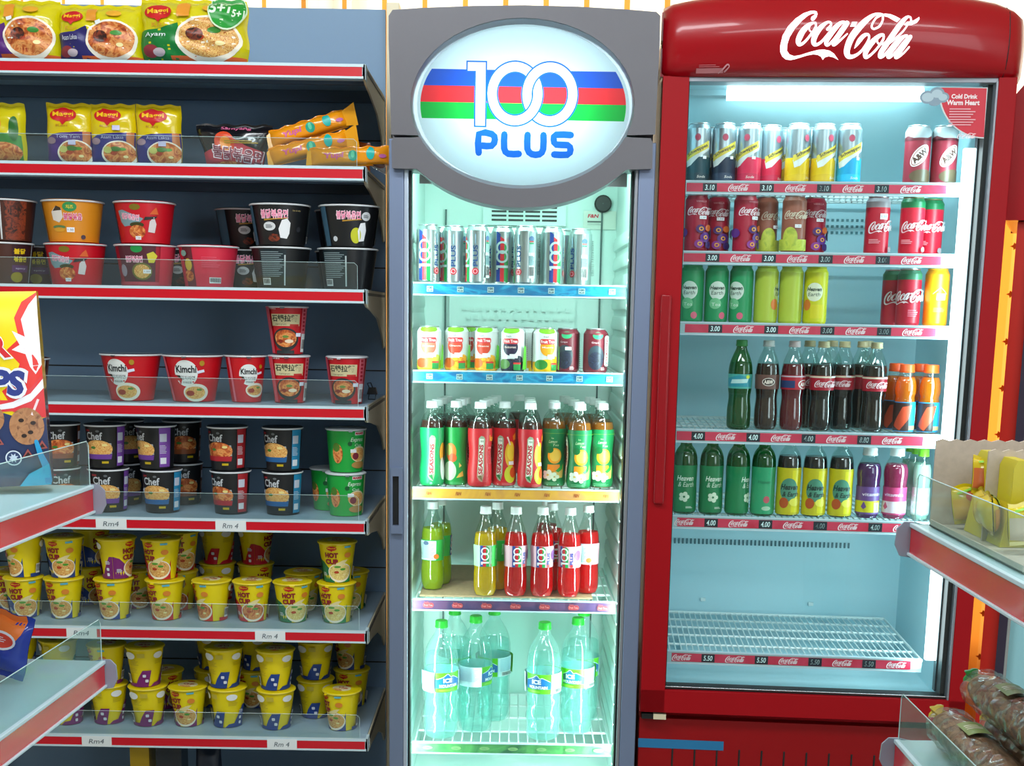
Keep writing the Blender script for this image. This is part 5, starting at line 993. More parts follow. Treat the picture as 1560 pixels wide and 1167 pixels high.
s4 = [('lime_bottle', 1126, -.2, .125, 'green soda bottle, alone at the left of the fourth shelf'), ('root_bottle', 1167, .0, .125, 'brown root beer bottle with oval label and pale cap'), ('rootred_bottle', 1206, .2, .125, 'dark bottle with blue and red label beside the root beer'), ('cola_bottle', 1250, .1, .125, 'cola bottle with red label, leftmost of three in front'), ('cola_bottle', 1289, -.4, .125, 'cola bottle with red label, middle of three in front'),
      ('cola_bottle', 1330, 0, .125, 'cola bottle with red label beside the orange drinks'), ('cola_bottle', 1229, .5, .19, 'cola bottle behind the dark blue-labelled bottle'), ('cola_bottle', 1270, .2, .19, 'cola bottle behind the left and middle front ones'), ('cola_bottle', 1311, .8, .205, 'cola bottle behind the middle and right front ones'), ('cola_bottle', 1322, .3, .25, 'cola bottle third deep behind the right front one'),
      ('sport_orange', 1378, 0.5, .125, 'orange sports drink bottle, left of the two in front'), ('sport_orange', 1415, .5, .125, 'orange sports drink bottle at the right end in front'), ('sport_orange', 1362, .3, .18, 'orange sports drink bottle behind and left of the front pair'), ('sport_orange', 1399, .3, .18, 'orange sports drink bottle behind the front pair')]
for key, px, rz, v, lab in s4: spot(FB, key, px, v, ZB[3]-.0018, lab, rz, 'bottles on the fourth shelf of the red cooler')
s5 = [('tea_green', 1043, .0, .125, 'green tea bottle behind the frame edge, leftmost on the fifth shelf'), ('tea_green', 1083, .2, .125, 'green tea bottle with white lettering, second on the fifth shelf'), ('tea_green', 1123, 1.0, .125, 'green tea bottle turned to its side, third on the fifth shelf'), ('tea_pale', 1162, 0, .125, 'pale green tea bottle beside the yellow-labelled ones'),
      ('tea_yellow', 1200, 0, .125, 'dark bottle with yellow label, left of three'), ('tea_yellow', 1240, 0, .125, 'dark bottle with yellow label, middle of three'), ('tea_yellow', 1280, 0, .125, 'dark bottle with yellow label, right of three'), ('vita_purple', 1322, .3, .125, 'purple drink bottle with white cap'), ('vita_pink', 1363, -.2, .125, 'pink drink bottle with white cap'),
      ('vita_small', 1403, .1, .125, 'small pale bottle with lime cap at the right end'), ('vita_small', 1393, .3, .175, 'small pale bottle with lime cap, second at the right end'), ('vita_small', 1384, .5, .225, 'small pale bottle with lime cap, third at the right end')]
for key, px, rz, v, lab in s5: spot(FB, key, px, v, ZB[4]-.0018, lab, rz, 'bottles on the fifth shelf of the red cooler')
# ================================================================== GOODS ON THE GONDOLA
def gp(key, px, z, label, rz=0., v=.09, group=None, tilt=None):
    z += .0006
    x = FG.u(px, z+.05, v); return inst(key, label, (x, 2.8+v, z), (tilt or (0, 0, rz)) if tilt else rz, group)
Z = ZS; HB, HC_, HCH = .0909, .0956, .1000
g6 = 'yellow noodle cups on the sixth shelf'
for key, px, up, v, rz, lab in (('hot_blue', 37, 0, .09, .1, 'yellow and blue noodle cup, leftmost in the lower row of the sixth shelf'), ('hot_blue', 98, 0, .09, -.35, 'yellow and blue noodle cup, second in the lower row of the sixth shelf'), ('hot_blue', 174, 0, .09, -.55, 'yellow and blue noodle cup under the purple-cornered cup'), ('hot_red', 252, 0, .09, -.4, 'yellow and red noodle cup under another red one, sixth shelf'),
        ('hot_orange', 323, 0, .09, -.95, 'yellow and red noodle cup turned left with its lid showing, sixth shelf'), ('hot_orange', 383, 0, .09, -.1, 'yellow and red noodle cup with nothing on it, right of the turned one'), ('hot_green', 444, 0, .09, .15, 'yellow and green noodle cup with its lid showing, lower row'), ('hot_green', 513, 0, .09, -.35, 'yellow and green noodle cup carrying another, lower row right end'),
        ('hot_blue', 36, 1, .09, -.9, 'yellow and blue noodle cup on top of the leftmost one'), ('hot_blue', 95, 1, .09, -.1, 'yellow and blue noodle cup on top of the second one'), ('hot_purple', 178, 1, .09, 1.25, 'yellow noodle cup with purple corner panel, upper row'), ('hot_red', 246, 1, .09, -.3, 'yellow and red noodle cup in the upper row, sixth shelf'), ('hot_green', 514, 1, .09, 0, 'yellow and green noodle cup on top at the right end'),
        ('hot_orange', 273, 0, .19, -.3, 'noodle cup behind and right of the red pair, lower'), ('hot_red', 275, 1, .19, .3, 'noodle cup behind and right of the red pair, upper'), ('hot_red', 332, 0, .30, 2.9, 'noodle cup at the back, lower, left of the middle'), ('hot_red', 332, 1, .28, 2.9, 'noodle cup at the back with plain yellow side and red foot'), ('hot_red', 390, 0, .30, .9, 'noodle cup at the back, lower, right of the middle'), ('hot_red', 390, 1, .28, 1.3, 'noodle cup at the back with red corner panel'),
        ('hot_green', 462, 0, .20, .3, 'noodle cup behind the green one with the bare lid'), ('hot_green', 534, 0, .22, -.2, 'noodle cup in the shade behind the right end pair'), ('hot_blue', 130, 0, .22, 1, 'noodle cup in the shade behind the second lower cup'), ('hot_blue', 140, 1, .22, 1, 'noodle cup in the shade behind the second upper cup'), ('hot_purple', 208, 0, .2, .3, 'noodle cup in the shade behind the purple corner pair'),
        ('hot_blue', 5, 0, .12, 0, 'noodle cup at the picture edge, lower row, sixth shelf')):
    gp(key, px, Z[5]+(HC_ if up else 0), lab, rz, v, g6)
g7 = 'yellow noodle cups on the lowest shelf'
for key, px, up, v, rz, lab in (('hot_purple', 166, 0, .10, 2.9, 'yellow cup with purple foot turned backward beside the near shelf, lower row'), ('hot_purple', 226, 0, .09, 3.2, 'yellow cup with purple foot turned backward, second in the lower row'), ('hot_purple', 287, 0, .09, -.35, 'yellow noodle cup facing front with its lid showing, lowest shelf'), ('hot_blue', 346, 0, .09, 2.6, 'yellow cup with blue foot turned backward, lower row middle'),
        ('hot_blue', 421, 0, .08, 3.0, 'yellow cup with blue corner carrying another, lower row'), ('hot_blue', 521, 0, .08, -.8, 'yellow and blue noodle cup standing alone at the right front of the lowest shelf'), ('hot_purple', 163, 1, .10, -.7, 'yellow noodle cup with picture beside the near shelf, upper row'), ('hot_purple', 219, 1, .09, 3.2, 'yellow cup with purple corner turned backward, upper row'), ('hot_blue', 342, 1, .09, 3.1, 'yellow cup with blue corner and barcode, upper row middle'),
        ('hot_blue', 420, 1, .08, 3.0, 'yellow cup with blue corner on top of its twin, upper row'), ('hot_blue', 481, 1, .17, 3.1, 'yellow cup with blue corner set back, upper row'), ('hot_blue', 481, 0, .17, 3.0, 'yellow cup with blue foot set back, lower row'), ('hot_blue', 534, 1, .26, -.8, 'yellow and blue cup furthest back at the right, upper'), ('hot_blue', 536, 0, .26, -.2, 'yellow and blue cup furthest back at the right, lower'),
        ('hot_purple', 252, 0, .22, .9, 'yellow cup in shade behind the second and third lower cups'), ('hot_blue', 325, 1, .24, 2.0, 'yellow cup in shade behind the upper middle cup'), ('hot_blue', 325, 0, .24, 2.2, 'yellow cup in shade behind the lower middle cup'), ('hot_blue', 390, 0, .24, -.6, 'yellow cup in shade between the two blue corner cups, lower'), ('hot_blue', 392, 1, .24, 2.4, 'yellow cup in shade between the two blue corner cups, upper'),
        ('hot_purple', 104, 0, .09, 2.4, 'yellow and purple cup seen below the near shelf'), ('hot_blue', 30, 1, .16, 2.8, 'yellow cup at the far left behind the near shelf'), ('hot_green', 90, 1, .14, 2.8, 'yellow cup seen through the near clear guard'), ('hot_blue', 30, 0, .16, 2.8, 'yellow cup at the far left under another, lowest shelf'), ('hot_green', 92, 0, .20, 2.8, 'yellow cup under the one seen through the guard')):
    gp(key, px, Z[6]+(HC_ if up else 0), lab, rz, v, g7)
g5 = 'noodle cups on the fifth shelf'
for key, px, up, v, rz, lab in (('chef_rust', 92, 1, .09, .2, 'black noodle cup above the near shelf end, leftmost upper'), ('chef_purple', 161, 1, .09, -.25, 'black and purple noodle cup, second in the upper row'), ('chef_purple', 238, 1, .09, -.75, 'black noodle cup turned to its purple side'), ('chef_red', 347, 1, .09, -.45, 'black and red noodle cup in the upper row'), ('chef_blue', 431, 1, .09, -.5, 'black noodle cup with blue side, upper row'), ('green_cup', 527, 1, .09, .35, 'green noodle cup on top of another green one'),
        ('chef_rust', 92, 0, .09, .5, 'black noodle cup seen through the near clear guard'), ('chef_purple', 166, 0, .09, .0, 'black and purple noodle cup under the second upper one'), ('chef_blue', 247, 0, .09, -.25, 'black and blue noodle cup under the purple-sided one'), ('chef_red', 352, 0, .09, -.6, 'black and red noodle cup under its twin'), ('chef_blue', 431, 0, .09, -.4, 'black and blue noodle cup under its twin'), ('green_cup', 527, 0, .09, .2, 'green noodle cup in the lower row at the right end'),
        ('green_cup', 502, 0, .17, -.1, 'green noodle cup half hidden behind the green pair'), ('chef_purple', 190, 0, .2, .5, 'black cup in shade behind the second lower cup'), ('chef_purple', 190, 1, .2, .5, 'black cup in shade behind the second upper cup'), ('chef_rust', 280, 0, .22, .2, 'black cup in shade right of the blue cup, lower'), ('chef_rust', 278, 1, .22, .2, 'black cup in shade right of the purple-sided cup, upper'), ('chef_rust', 20, 0, .12, .2, 'black cup at the picture edge behind the box, lower'), ('chef_rust', 20, 1, .12, .2, 'black cup at the picture edge behind the box, upper')):
    gp(key, px, Z[4]+(HCH if up else 0), lab, rz, v, g5)
g4 = 'red noodle cups on the fourth shelf'
for key, px, up, v, rz, lab in (('kimchi_wide', 201, 0, .09, -.3, 'wide red kimchi bowl with white roundel, leftmost'), ('kimchi_wide', 295, 0, .09, -.05, 'wide red kimchi bowl with white roundel, second from left'), ('kimchi_slim', 371, 0, .09, .35, 'slim red kimchi cup with white roundel'), ('pot', 441, 0, .09, .05, 'red noodle cup with beige band, carrying another'), ('pot', 438, 1, .09, -.05, 'red noodle cup with beige band standing on top of another'), ('pot', 529, 0, .09, -.25, 'red noodle cup with beige band alone at the right')):
    gp(key, px, Z[3]+(.1078 if up else 0), lab, rz, v, g4)
gp('bowl_brown', 30, Z[3], 'dark brown noodle bowl at the left behind the yellow box', 1.0, .11, g4)
g3 = 'noodle bowls on the third shelf'
for key, px, up, v, rz, lab in (('brown', 9, 1, .09, -.2, 'dark brown noodle bowl with yellow lettering at the picture edge, upper'), ('orange', 112, 1, .09, -.05, 'orange noodle bowl in the upper row'), ('red', 221, 1, .09, -.1, 'red noodle bowl in the upper row'), ('black', 427, 1, .09, -.05, 'black noodle bowl with pink lettering, left one in the upper row'), ('black2', 532, 1, .09, .1, 'black noodle bowl with pink lettering and yellow shape, upper right'),
        ('brown', 5, 0, .09, 1.2, 'dark brown noodle bowl under the other at the picture edge'), ('red', 116, 0, .09, -.1, 'red noodle bowl under the orange one'), ('pink', 222, 0, .09, -.0, 'dark red noodle bowl with green badge under the red one'), ('pinkback', 318, 0, .09, .1, 'pinkish red noodle bowl turned to its barcode'), ('black', 428, 0, .09, -2.1, 'black noodle bowl turned to its small print, lower middle'), ('black2', 530, 0, .09, -2.35, 'black noodle bowl turned to its small print, lower right'),
        ('black', 372, 1, .25, .4, 'black noodle bowl set back in the upper row'), ('black', 374, 0, .25, .3, 'black noodle bowl set back in the lower row'), ('black', 524, 1, .23, 1.5, 'black noodle bowl behind the upper right one'), ('black', 524, 0, .23, 1.5, 'black noodle bowl behind the lower right one'), ('brown', 60, 0, .26, .5, 'dark noodle bowl in the shade between the brown and red bowls'), ('black', 268, 0, .26, .5, 'noodle bowl in the shade behind the dark red bowl')):
    gp('bowl_'+key, px, Z[2]+(HB if up else 0), lab, rz, v, g3)
# packs
def big_pack(key, w, h, corner, word, promo=False, pic='soup', seed=1, cat='instant noodle pack'):
    A = Art(); k = w/.19; s = 1000
    W_, H_ = w*s, h*s
    A.poly([(-W_*.5, H_*.02), (-W_*.28, H_*.04), (-W_*.12, H_*.12), (-W_*.02, -H_*.5), (-W_*.5, -H_*.5)], corner)
    A.rect(W_*.15, -H_*.42, W_*.7, H_*.16, '#d8622c')
    bowl_pic(A, W_*.16, -H_*.1, W_*.30, H_*.33, pic); A.ell(W_*.22, H_*.02, W_*.06, H_*.04, '#3f8a34'); A.ell(W_*.04, -H_*.04, W_*.08, H_*.09, 'food_dark')
    badge_oval(A, -W_*.3, H_*.27, W_*.27); A.text('Kari', -W_*.3, H_*.09, W_*.14, H_*.06, '#d8901c', shear=.2); A.text(word, -W_*.33, -H_*.06, W_*.2, H_*.08, '#dfe4ea'); A.ell(-W_*.38, -H_*.28, W_*.08, H_*.09, '#8a2a34'); A.ell(-W_*.3, -H_*.3, W_*.06, H_*.06, '#b8a8b0')
    A.rect(-W_*.06, H_*.3, W_*.12, H_*.2, '#e0922a'); A.ell(W_*.2, H_*.33, W_*.09, H_*.05, '#e2a428')
    if promo: A.ell(W_*.33, H_*.36, W_*.17, H_*.34, '#cfe8c0', 30); A.ell(W_*.33, H_*.37, W_*.16, H_*.325, '#12912c', 30); A.text('5+1', W_*.27, H_*.34, W_*.18, H_*.17, '#d8ecd8', bold=.03); A.text('5+1', W_*.43, H_*.27, W_*.1, H_*.12, '#d8ecd8', bold=.03)
    else: A.rect(-W_*.05 if seed % 2 else W_*.02, H_*.18, 12, 8, '#eceff2', .3)
    g = pack(w, h, .075*k, '#d2c60ag', A, seed=seed, crimp=.008); return g
for px, w, h, c, wd, promo, pic, sd, rz, lab in ((32, .176, .135, '#5a2478', 'Tomyam', False, 'soup', 1, 0, 'yellow and purple noodle multipack at the left edge of the top shelf'), (156, .180, .128, '#2a2468', 'Asam Laksa', False, 'soup', 2, 0, 'yellow and navy noodle multipack in the middle of the top shelf'), (298, .228, .142, '#0f7a34', 'Ayam', True, 'noodle', 3, .0, 'yellow and green noodle multipack with 5+1 badge on the top shelf')):
    g = big_pack('p', w, h, c, wd, promo, pic, sd); o = ob('noodle_multipack', g, loc=(FG.u(px, Z[0]+.06, .10), 2.9, Z[0]+.0), rz=rz); setp(o, lab, 'instant noodle pack', 'noodle multipacks on the top shelf')
def noodle_pack(c, word, seed):
    w, h = .098, .132; A = Art(); A.poly([(-50, -12), (-30, 0), (-10, 3), (50, 6), (50, -66), (-50, -66)], c); badge_oval(A, -8, 40, 60); A.text('Kari', -10, 18, 26, 5, '#b8701c', shear=.2); A.text(word, 2, -5, 50, 7, '#b9bcd8'); A.ell(-34, -14, 10, 7, '#9a7a88'); A.rect(40, -10, 14, 30, '#c2703a')
    bowl_pic(A, 16, -40, 38, 28, 'soup'); A.ell(10, -30, 12, 5, '#4a7a2c'); A.ell(-8, -32, 9, 7, '#c9c46a'); A.rect(12, 14 if seed == 2 else -18, 16, 10, '#c8c4e4')
    return pack(w, h, .04, '#d8be0ag', A, seed=seed, crimp=.006)
for px, c, wd, sd, lab in ((107, '#4a1f78', 'Tom Yam', 1, 'yellow and purple noodle pack, leftmost of the three on the second shelf'), (174, '#241f78', 'Asam Laksa', 2, 'yellow and blue noodle pack with price sticker, middle of the three'), (243, '#241f78', 'Asam Laksa', 3, 'yellow and blue noodle pack, rightmost of the three on the second shelf')):
    o = ob('noodle_pack', noodle_pack(c, wd, sd), loc=(FG.u(px, Z[1]+.06, .10), 2.9, Z[1])); setp(o, lab, 'instant noodle pack', 'noodle packs standing on the second shelf')
A = Art(); A.poly([(-50, 0), (-20, 4), (50, -4), (50, -66), (-50, -66)], '#3a8a34'); A.ell(10, -40, 40, 22, 'soup'); A.ell(-10, 20, 20, 30, '#e08a1c'); A.ell(36, 10, 10, 26, '#2a6a2a')
o = ob('noodle_pack', pack(.11, .13, .05, '#d8c818g', A, seed=8), loc=(FG.u(2, Z[1]+.06, .10), 2.9, Z[1])); setp(o, 'yellow and green noodle pack at the left edge of the second shelf', 'instant noodle pack')
# black and red bag, wider at the top
A = Art(); A.poly([(-80, -60), (80, -60), (80, -14), (30, 0), (0, 16), (-20, 2), (-80, -16)], '#c23a4a'); A.ell(-18, 4, 22, 26, '#d8441c', 20); A.ell(-16, 4, 12, 16, '#f0902a', 16); A.text('Samyang', 6, 36, 60, 8, '#c8628a', bold=.03); A.lines(22, 8, 80, 8, 2, '#b8941c', .5); hangul(A, 12, -18, 120, 26, c='#8a3048', rot=-.12); A.ell(-10, -44, 40, 12, 'soup')
g = pack(.15, .094, .05, '#121116g', A, seed=5, crimp=.006); g.v = [(x*(.78+.36*z/.094), y, z) for x, y, z in g.v]
o = ob('noodle_bag', g, loc=(FG.u(358, Z[1]+.05, .10), 2.9, Z[1])); setp(o, 'black and red noodle bag wider at its top, beside the orange bars', 'instant noodle bag')
# orange bars
def bar_pack(seed):
    A = Art(); A.text('Yupi', -34, 0, 44, 15, '#d0548a', rot=.05, shear=.2, bold=.04); A.ell(8, 0, 10, 11, '#1aa088', 18); A.ell(8, 2, 4, 7, '#6ad0a8', 10); A.ell(46, 4, 9, 13, '#18b0a8', 16); A.ell(72, -2, 8, 4, '#c060a0', 12)
    g = pack(.172, .04, .036, '#e8920cg', A, seed=seed, crimp=.002)
    g.add([(.082, -.004, .004), (.108, -.006, -.002), (.112, -.006, .046), (.082, -.004, .036)], [(0, 1, 2, 3), (3, 2, 1, 0)], '#e8a018g'); g.add([(-.082, -.004, .004), (-.094, -.006, .004), (-.09, -.006, .032), (-.082, -.004, .036)], [(0, 1, 2, 3), (3, 2, 1, 0)], '#e8a018g'); return g
for px, zz, t, sd, v, lab in ((474, .057, -.30, 11, .09, 'orange bar packet leaning on top of two others on the second shelf'), (474, .015, -.24, 12, .07, 'orange bar packet tilted in the middle of the pile'), (534, -.006, -.04, 13, .028, 'orange bar packet lying flat at the shelf end')):
    o = ob('snack_bar_packet', bar_pack(sd), loc=(FG.u(px, Z[1]+.03, v), 2.8+v, Z[1]+zz+.009)); o.rotation_euler = (0, t, 0); setp(o, lab, 'snack packet', 'orange bar packets piled on the second shelf')
o = ob('snack_bar_packet', pack(.13, .07, .03, '#a8480ag', Art(), seed=14), loc=(FG.u(520, Z[1]+.05, .2), 3.0, Z[1]+.004)); setp(o, 'dark orange packet in the shade behind the orange bars', 'snack packet')
A = Art(); A.ell(0, -2, 18, 9, '#3a1a14'); A.rect(-16, 8, 14, 12, '#1a6a3a')
g = pack(.055, .03, .012, 'wrap_film', A, seed=15, crimp=.002); o = ob('snack_sachet', g, loc=(FG.u(570, Z[1]+.01, .03), 2.832, Z[1]+.0)); o.rotation_euler = (0, .5, 0); setp(o, 'small green and clear sachet at the right end of the second shelf', 'snack sachet')
g = G().box((-.018, 0, 0), (.018, .0015, .034), 'acrylic'); o = ob('clear_divider', g, loc=(FG.u(543, Z[1]+.03, .15), 2.95, Z[1])); setp(o, 'small clear plastic divider behind the orange bars', 'shelf divider')
# under the lowest shelf
for px, w, h, c, v, lab in ((218, .045, .245, '#c8a212', .12, 'yellow box under the lowest shelf'), (262, .06, .235, '#1c2430g', .1, 'dark glossy bag under the lowest shelf, beside the yellow box'), (318, .06, .23, '#20283a', .1, 'dark bag under the lowest shelf, right of the glossy one')):
    if 'box' in lab: g = G().box((-w/2, -.03, 0), (w/2, .03, h), c)
    else: g = pack(w, h, .05, c, Art().lines(0, 40, 30, 60, 5, '#8a96a8', .3), seed=int(px))
    o = ob('carton' if 'box' in lab else 'snack_bag', g, loc=(FG.u(px, .3, v), 2.8+v, .1008)); setp(o, lab, 'carton' if 'box' in lab else 'snack bag')
# ================================================================== NEAR SHELVES (left)
C1 = at(139, 740, 1.75); C2 = at(157, 1007, 1.75); FL = Frame(C1.x, C1.y, .05); FL2 = Frame(C2.x, C2.y, .05)
zL = [C1.z, C2.z, C2.z-.245]
near = thing('display_rack', 'near white display rack with red shelf edges at the left picture edge', 'shelving', (C1.x, C1.y, 0), -.05)
def near_shelf(z, s, parent, y0=-1.0, guard=.062, cap='#c9dbe8'):
    """s=+1: goods to the left, edge faces right; s=-1 mirrored"""
    X = lambda u: u*s
    bx = lambda a, b, k, g: g.box((min(X(a[0]), X(b[0])), a[1], a[2]), (max(X(a[0]), X(b[0])), b[1], b[2]), k)
    g = G(); bx((-.36, y0, z-.012), (-.004, 0, z), 'lip_white', g); bx((-.004, y0, z-.037), (0, 0, z), 'lip_white', g); bx((-.004, y0, z-.004), (.004, 0, z+.001), 'lip_white', g); bx((-.004, y0, z-.038), (.005, 0, z-.0345), 'lip_white', g)
    sh = ob('shelf', g, parent, bev=.0008)
    g = G(); bx((.0, y0, z-.0345), (.0022, -.001, z-.004), 'strip_near', g); ob('price_strip', g, sh)
    g = G(); pts = [(-.03, z-.034), (-.03, z-.004), (-.002, z+.002), (.010, z+.002), (.018, z-.006), (.0195, z-.026), (.013, z-.039), (.0, z-.041)]
    g.prism([(X(a), b) for a, b in pts], .0, .003, 'cap_grey'); ob('end_cap', g.mesh('end_cap', recalc=True), sh, bev=.001)
    if guard:
        g = G(); x = X(-.001); g.add([(x, y0, z), (x, -.002, z), (x, -.002, z+guard-.006), (x, -.008, z+guard), (x, y0, z+guard)], [(0, 1, 2, 3, 4)], 'acrylic_near'); g.tube([(x, y0, z+guard), (x, -.008, z+guard), (x, -.002, z+guard-.006), (x, -.002, z+.001)], .0007, 'acrylic_edge', 5); ob('clear_guard', g, sh)
    return sh
pm('strip_near', '#c8101a', .25, coat=.3, bump=.15, bscale=30); pm('cap_grey', '#8f93a3', .3)
for i, (z, F) in enumerate(zip(zL, (FL, FL2, FL2))):
    dx, dy = F.ox-C1.x, F.oy-C1.y; sh = near_shelf(z, 1, near)
    lx = dx*cos(.05)-dy*sin(.05)
    sh.location = (lx, 0, 0)
g = G(); g.box((-.40, -1.0, 0), (-.36, 0, zL[0]+.02), 'lip_white'); ob('back_panel', g, near); g = G(); g.box((-.36, -.02, 0), (-.33, 0.0, zL[0]-.013), 'lip_white'); ob('post', g, near)
# cookie box standing on the near upper shelf
BWm, BHm = 200, 250; A = Art()
A.rect(0, 40, 200, 170, '#f4d500')
A.poly([(100, 124), (82, 112), (72, 92), (76, 66), (60, 52), (74, 34), (66, 12), (50, 0), (60, -20), (100, -30)], '#ea3028'); A.poly([(100, 120), (90, 108), (80, 90), (83, 68), (68, 76), (76, 58), (66, 52), (82, 46), (86, 30), (92, 20), (100, 32)], '#f4f1f6')
A.poly([(100, 20), (86, 4), (60, -12), (-100, -4), (-100, -30), (60, -26), (80, -36), (100, -36)], '#e23a40'); A.poly([(-100, -14), (40, -18), (62, -14), (84, -4), (100, 14), (100, 2), (84, -14), (62, -22), (40, -24), (-100, -22)], '#f2eef2')
A.poly([(-100, -30), (50, -28), (66, -34), (84, -40), (100, -36), (100, -125), (-100, -125)], '#26335e')
A.text('R', 52, 56, 27, 34, '#f2f0f4', rot=.15, bold=.10); A.text('R', 52, 56, 22, 29, '#d82430', rot=.15, bold=.05); A.rect(-40, 52, .1, .1, '#d82430')
A.text('CHIPS', 24, 14, 116, 40, '#eef0fa', rot=-.1, bold=.09, shear=.1); A.text('CHIPS', 24, 14, 108, 33, '#2b3a86', rot=-.1, bold=.05, shear=.1); A.rect(88, -22, 22, 3, '#f2d8dc', 1.15)
A.ell(76, -46, 21, 24, 'cookie', 26); A.ell(30, -34, 20, 20, 'cookie', 24); A.ell(-44, -56, 26, 22, 'cookie', 24); [A.ell(x, y, 3.4, 2.6, '#2c1a14', 10) for x, y in ((70, -38), (80, -54), (84, -42), (72, -58), (32, -30), (24, -40), (-40, -50), (-52, -62))]
for x, y in ((30, -74), (74, -82), (92, -72), (40, -64)): A.poly([(x-7, y-5), (x+7, y-4), (x+1, y+7)], '#a8524a'); A.poly([(x-4, y-3), (x+4, y-2), (x+1, y+3)], '#3a1a18')
A.ell(57, -86, 10, 10, '#dfe6ee', 20); A.ell(57, -86, 8.4, 8.4, '#2c3c68', 20); A.poly([(57+(6.6 if i % 2 else 3.4)*cos(i*pi/8), -86+(6.6 if i % 2 else 3.4)*sin(i*pi/8)) for i in range(16)], '#cdd8e6')
A.stroke([(86, -66, 5), (90, -84, 7), (95, -100, 9), (96, -120, 9)], '#1c9ad0', 4); A.poly([(74, -108), (99, -96), (99, -125), (60, -125)], '#1fb4dc')
bm_u = FL.u(66, C1.z+.12, -.09); g = G()
hw, hh, tk = .1, .125, .035
vs = []; fs = []
def boxy(u, v, s): b = 1-min(1, abs(2*v/.25))**6; return (u, s*(tk*(.55+.45*b))*(1-.25*abs(u/hw)**6)**1, v+hh)
for s_ in (-1, 1):
    P_ = [boxy(-hw+2*hw*i/16, -hh+2*hh*j/16, s_) for j in range(17) for i in range(17)]; Q_ = [(j*17+i, j*17+i+1, (j+1)*17+i+1, (j+1)*17+i) for j in range(16) for i in range(16)]; g.add(P_, Q_ if s_ < 0 else [q[::-1] for q in Q_], '#f4d500g')
for i, j, di, dj in ((0, 0, 0, 1), (16, 0, 0, 1), (0, 16, 1, 0), (0, 0, 1, 0)):
    for k in range(16):
        a = (-hw+2*hw*(i+di*k)/16, -hh+2*hh*(j+dj*k)/16); b = (-hw+2*hw*(i+di*(k+1))/16, -hh+2*hh*(j+dj*(k+1))/16); g.add([boxy(*a, -1), boxy(*b, -1), boxy(*b, 1), boxy(*a, 1)], [(0, 1, 2, 3), (3, 2, 1, 0)], '#1f2a52g' if dj and k < 8 else '#f4d500g')
A.put(g, lambda u, v, o: (lambda p: (p[0], p[1]-o, p[2]))(boxy(u, v, -1)), du=.0125, dv=.0156, off=.0004, lift=.00015)
o = ob('cookie_box', g, loc=FL.w(bm_u-.1, -.09, C1.z+.0006), rz=-.05+.03); o.rotation_euler = (0, -.035, .28); o.location.z += .0075; setp(o, 'yellow, red and navy cookie box with cookie pictures on the near left shelf', 'cookie box')
g = G(); A = Art(); A.ell(12, 30, 30, 30, '#e8742c', 24); A.ell(18, 10, 20, 13, '#e4e0e8', 20); A.ell(18, 10, 17, 10, '#e0402c', 20)
g = pack(.15, .12, .05, '#26389ag', Art(), seed=31); g2 = pack(.10, .088, .035, '#26389ag', A.lines(16, 12, 22, 8, 3, '#f0e8ea', .4), seed=31)
o = ob('snack_bag', g2, loc=FL2.w(FL2.u(-20, C2.z+.04, -.12), -.12, C2.z+.004), rz=-.4); o.rotation_euler = (0, .25, -.15); o.location.z += .012; setp(o, 'blue and orange snack bag at the left edge on the near middle shelf', 'snack bag')
A = Art(); A.poly([(-80, 10), (0, 30), (80, 44), (80, 20), (0, 4), (-80, -20)], '#c81c2c'); A.rect(0, 50, 150, 12, '#d8d0e8')
o = ob('snack_bag', pack(.14, .10, .045, '#3a2a7ag', A, seed=33), loc=FL2.w(FL2.u(-14, zL[2]+.06, -.10), -.10, zL[2]+.0006), rz=-.1); setp(o, 'purple and red snack bag at the bottom left on the near lowest shelf', 'snack bag')
# ================================================================== NEAR SHELVES (right)
D1 = at(1391, 798, 1.5); D2 = at(1364, 1127, 1.5); FR = Frame(D1.x, D1.y, 0.)
zR = [D1.z, D2.z]
nr = thing('display_rack', 'near display rack with red shelf edges at the right picture edge', 'shelving', (D1.x, D1.y, 0), 0)
for z in zR: near_shelf(z, -1, nr, guard=.06)
g = G(); g.box((.36, -1, 0), (.40, 0, zR[0]+.02), 'lip_white'); ob('back_panel', g, nr); g = G(); g.box((.33, -.02, 0), (.36, 0, zR[0]-.013), 'lip_white'); ob('post', g, nr)
def wavy(x0, x1, z0, z1, y, k, g, t=.003):
    n = 40; P = [(x0, z0)]+[(x1, z0)]+[(x1-(x1-x0)*i/n, z1+(.0012 if i % 2 else -.0012)) for i in range(n+1)]; g.prism(P, y, y+t, k); return g
uA = FR.u(1424, D1.z+.08, -.02); g = G(); zt = FR.px(1430, 670, -.02)[1]; wavy(uA, .335, D1.z+.001, zt, -.022, 'cardboard_grey', g)
g.box((uA, -.30, D1.z+.001), (uA+.002, -.022, D1.z+.009), 'cardboard_grey'); g.box((.333, -.30, D1.z+.001), (.335, -.022, D1.z+.05), 'cardboard_grey'); g.box((uA, -.30, D1.z+.001), (.335, -.02, D1.z+.003), 'cardboard_grey')
o = ob('display_tray', g, loc=(D1.x, D1.y, 0)); setp(o, 'grey cardboard display tray holding yellow packets on the near right shelf', 'display box')
u0, z1 = FR.px(1489, 685, -.06); u1, z0 = FR.px(1507, 780, -.06); g = G(); g.prism([(u0, D1.z+.0035), (u1, D1.z+.0035), (u1, z1-.004), (u1-.004, z1), (u0+.004, z1), (u0, z1-.008)], -.17, -.06, '#bcae1a'); g.prism([(u0-.008, D1.z+.0035), (u0, D1.z+.0035), (u0, D1.z+.05)], -.17, -.06, '#c9b818')
o = ob('tray_divider', g, loc=(D1.x, D1.y, 0)); setp(o, 'upright yellow card divider between the packets on the near right shelf', 'divider')
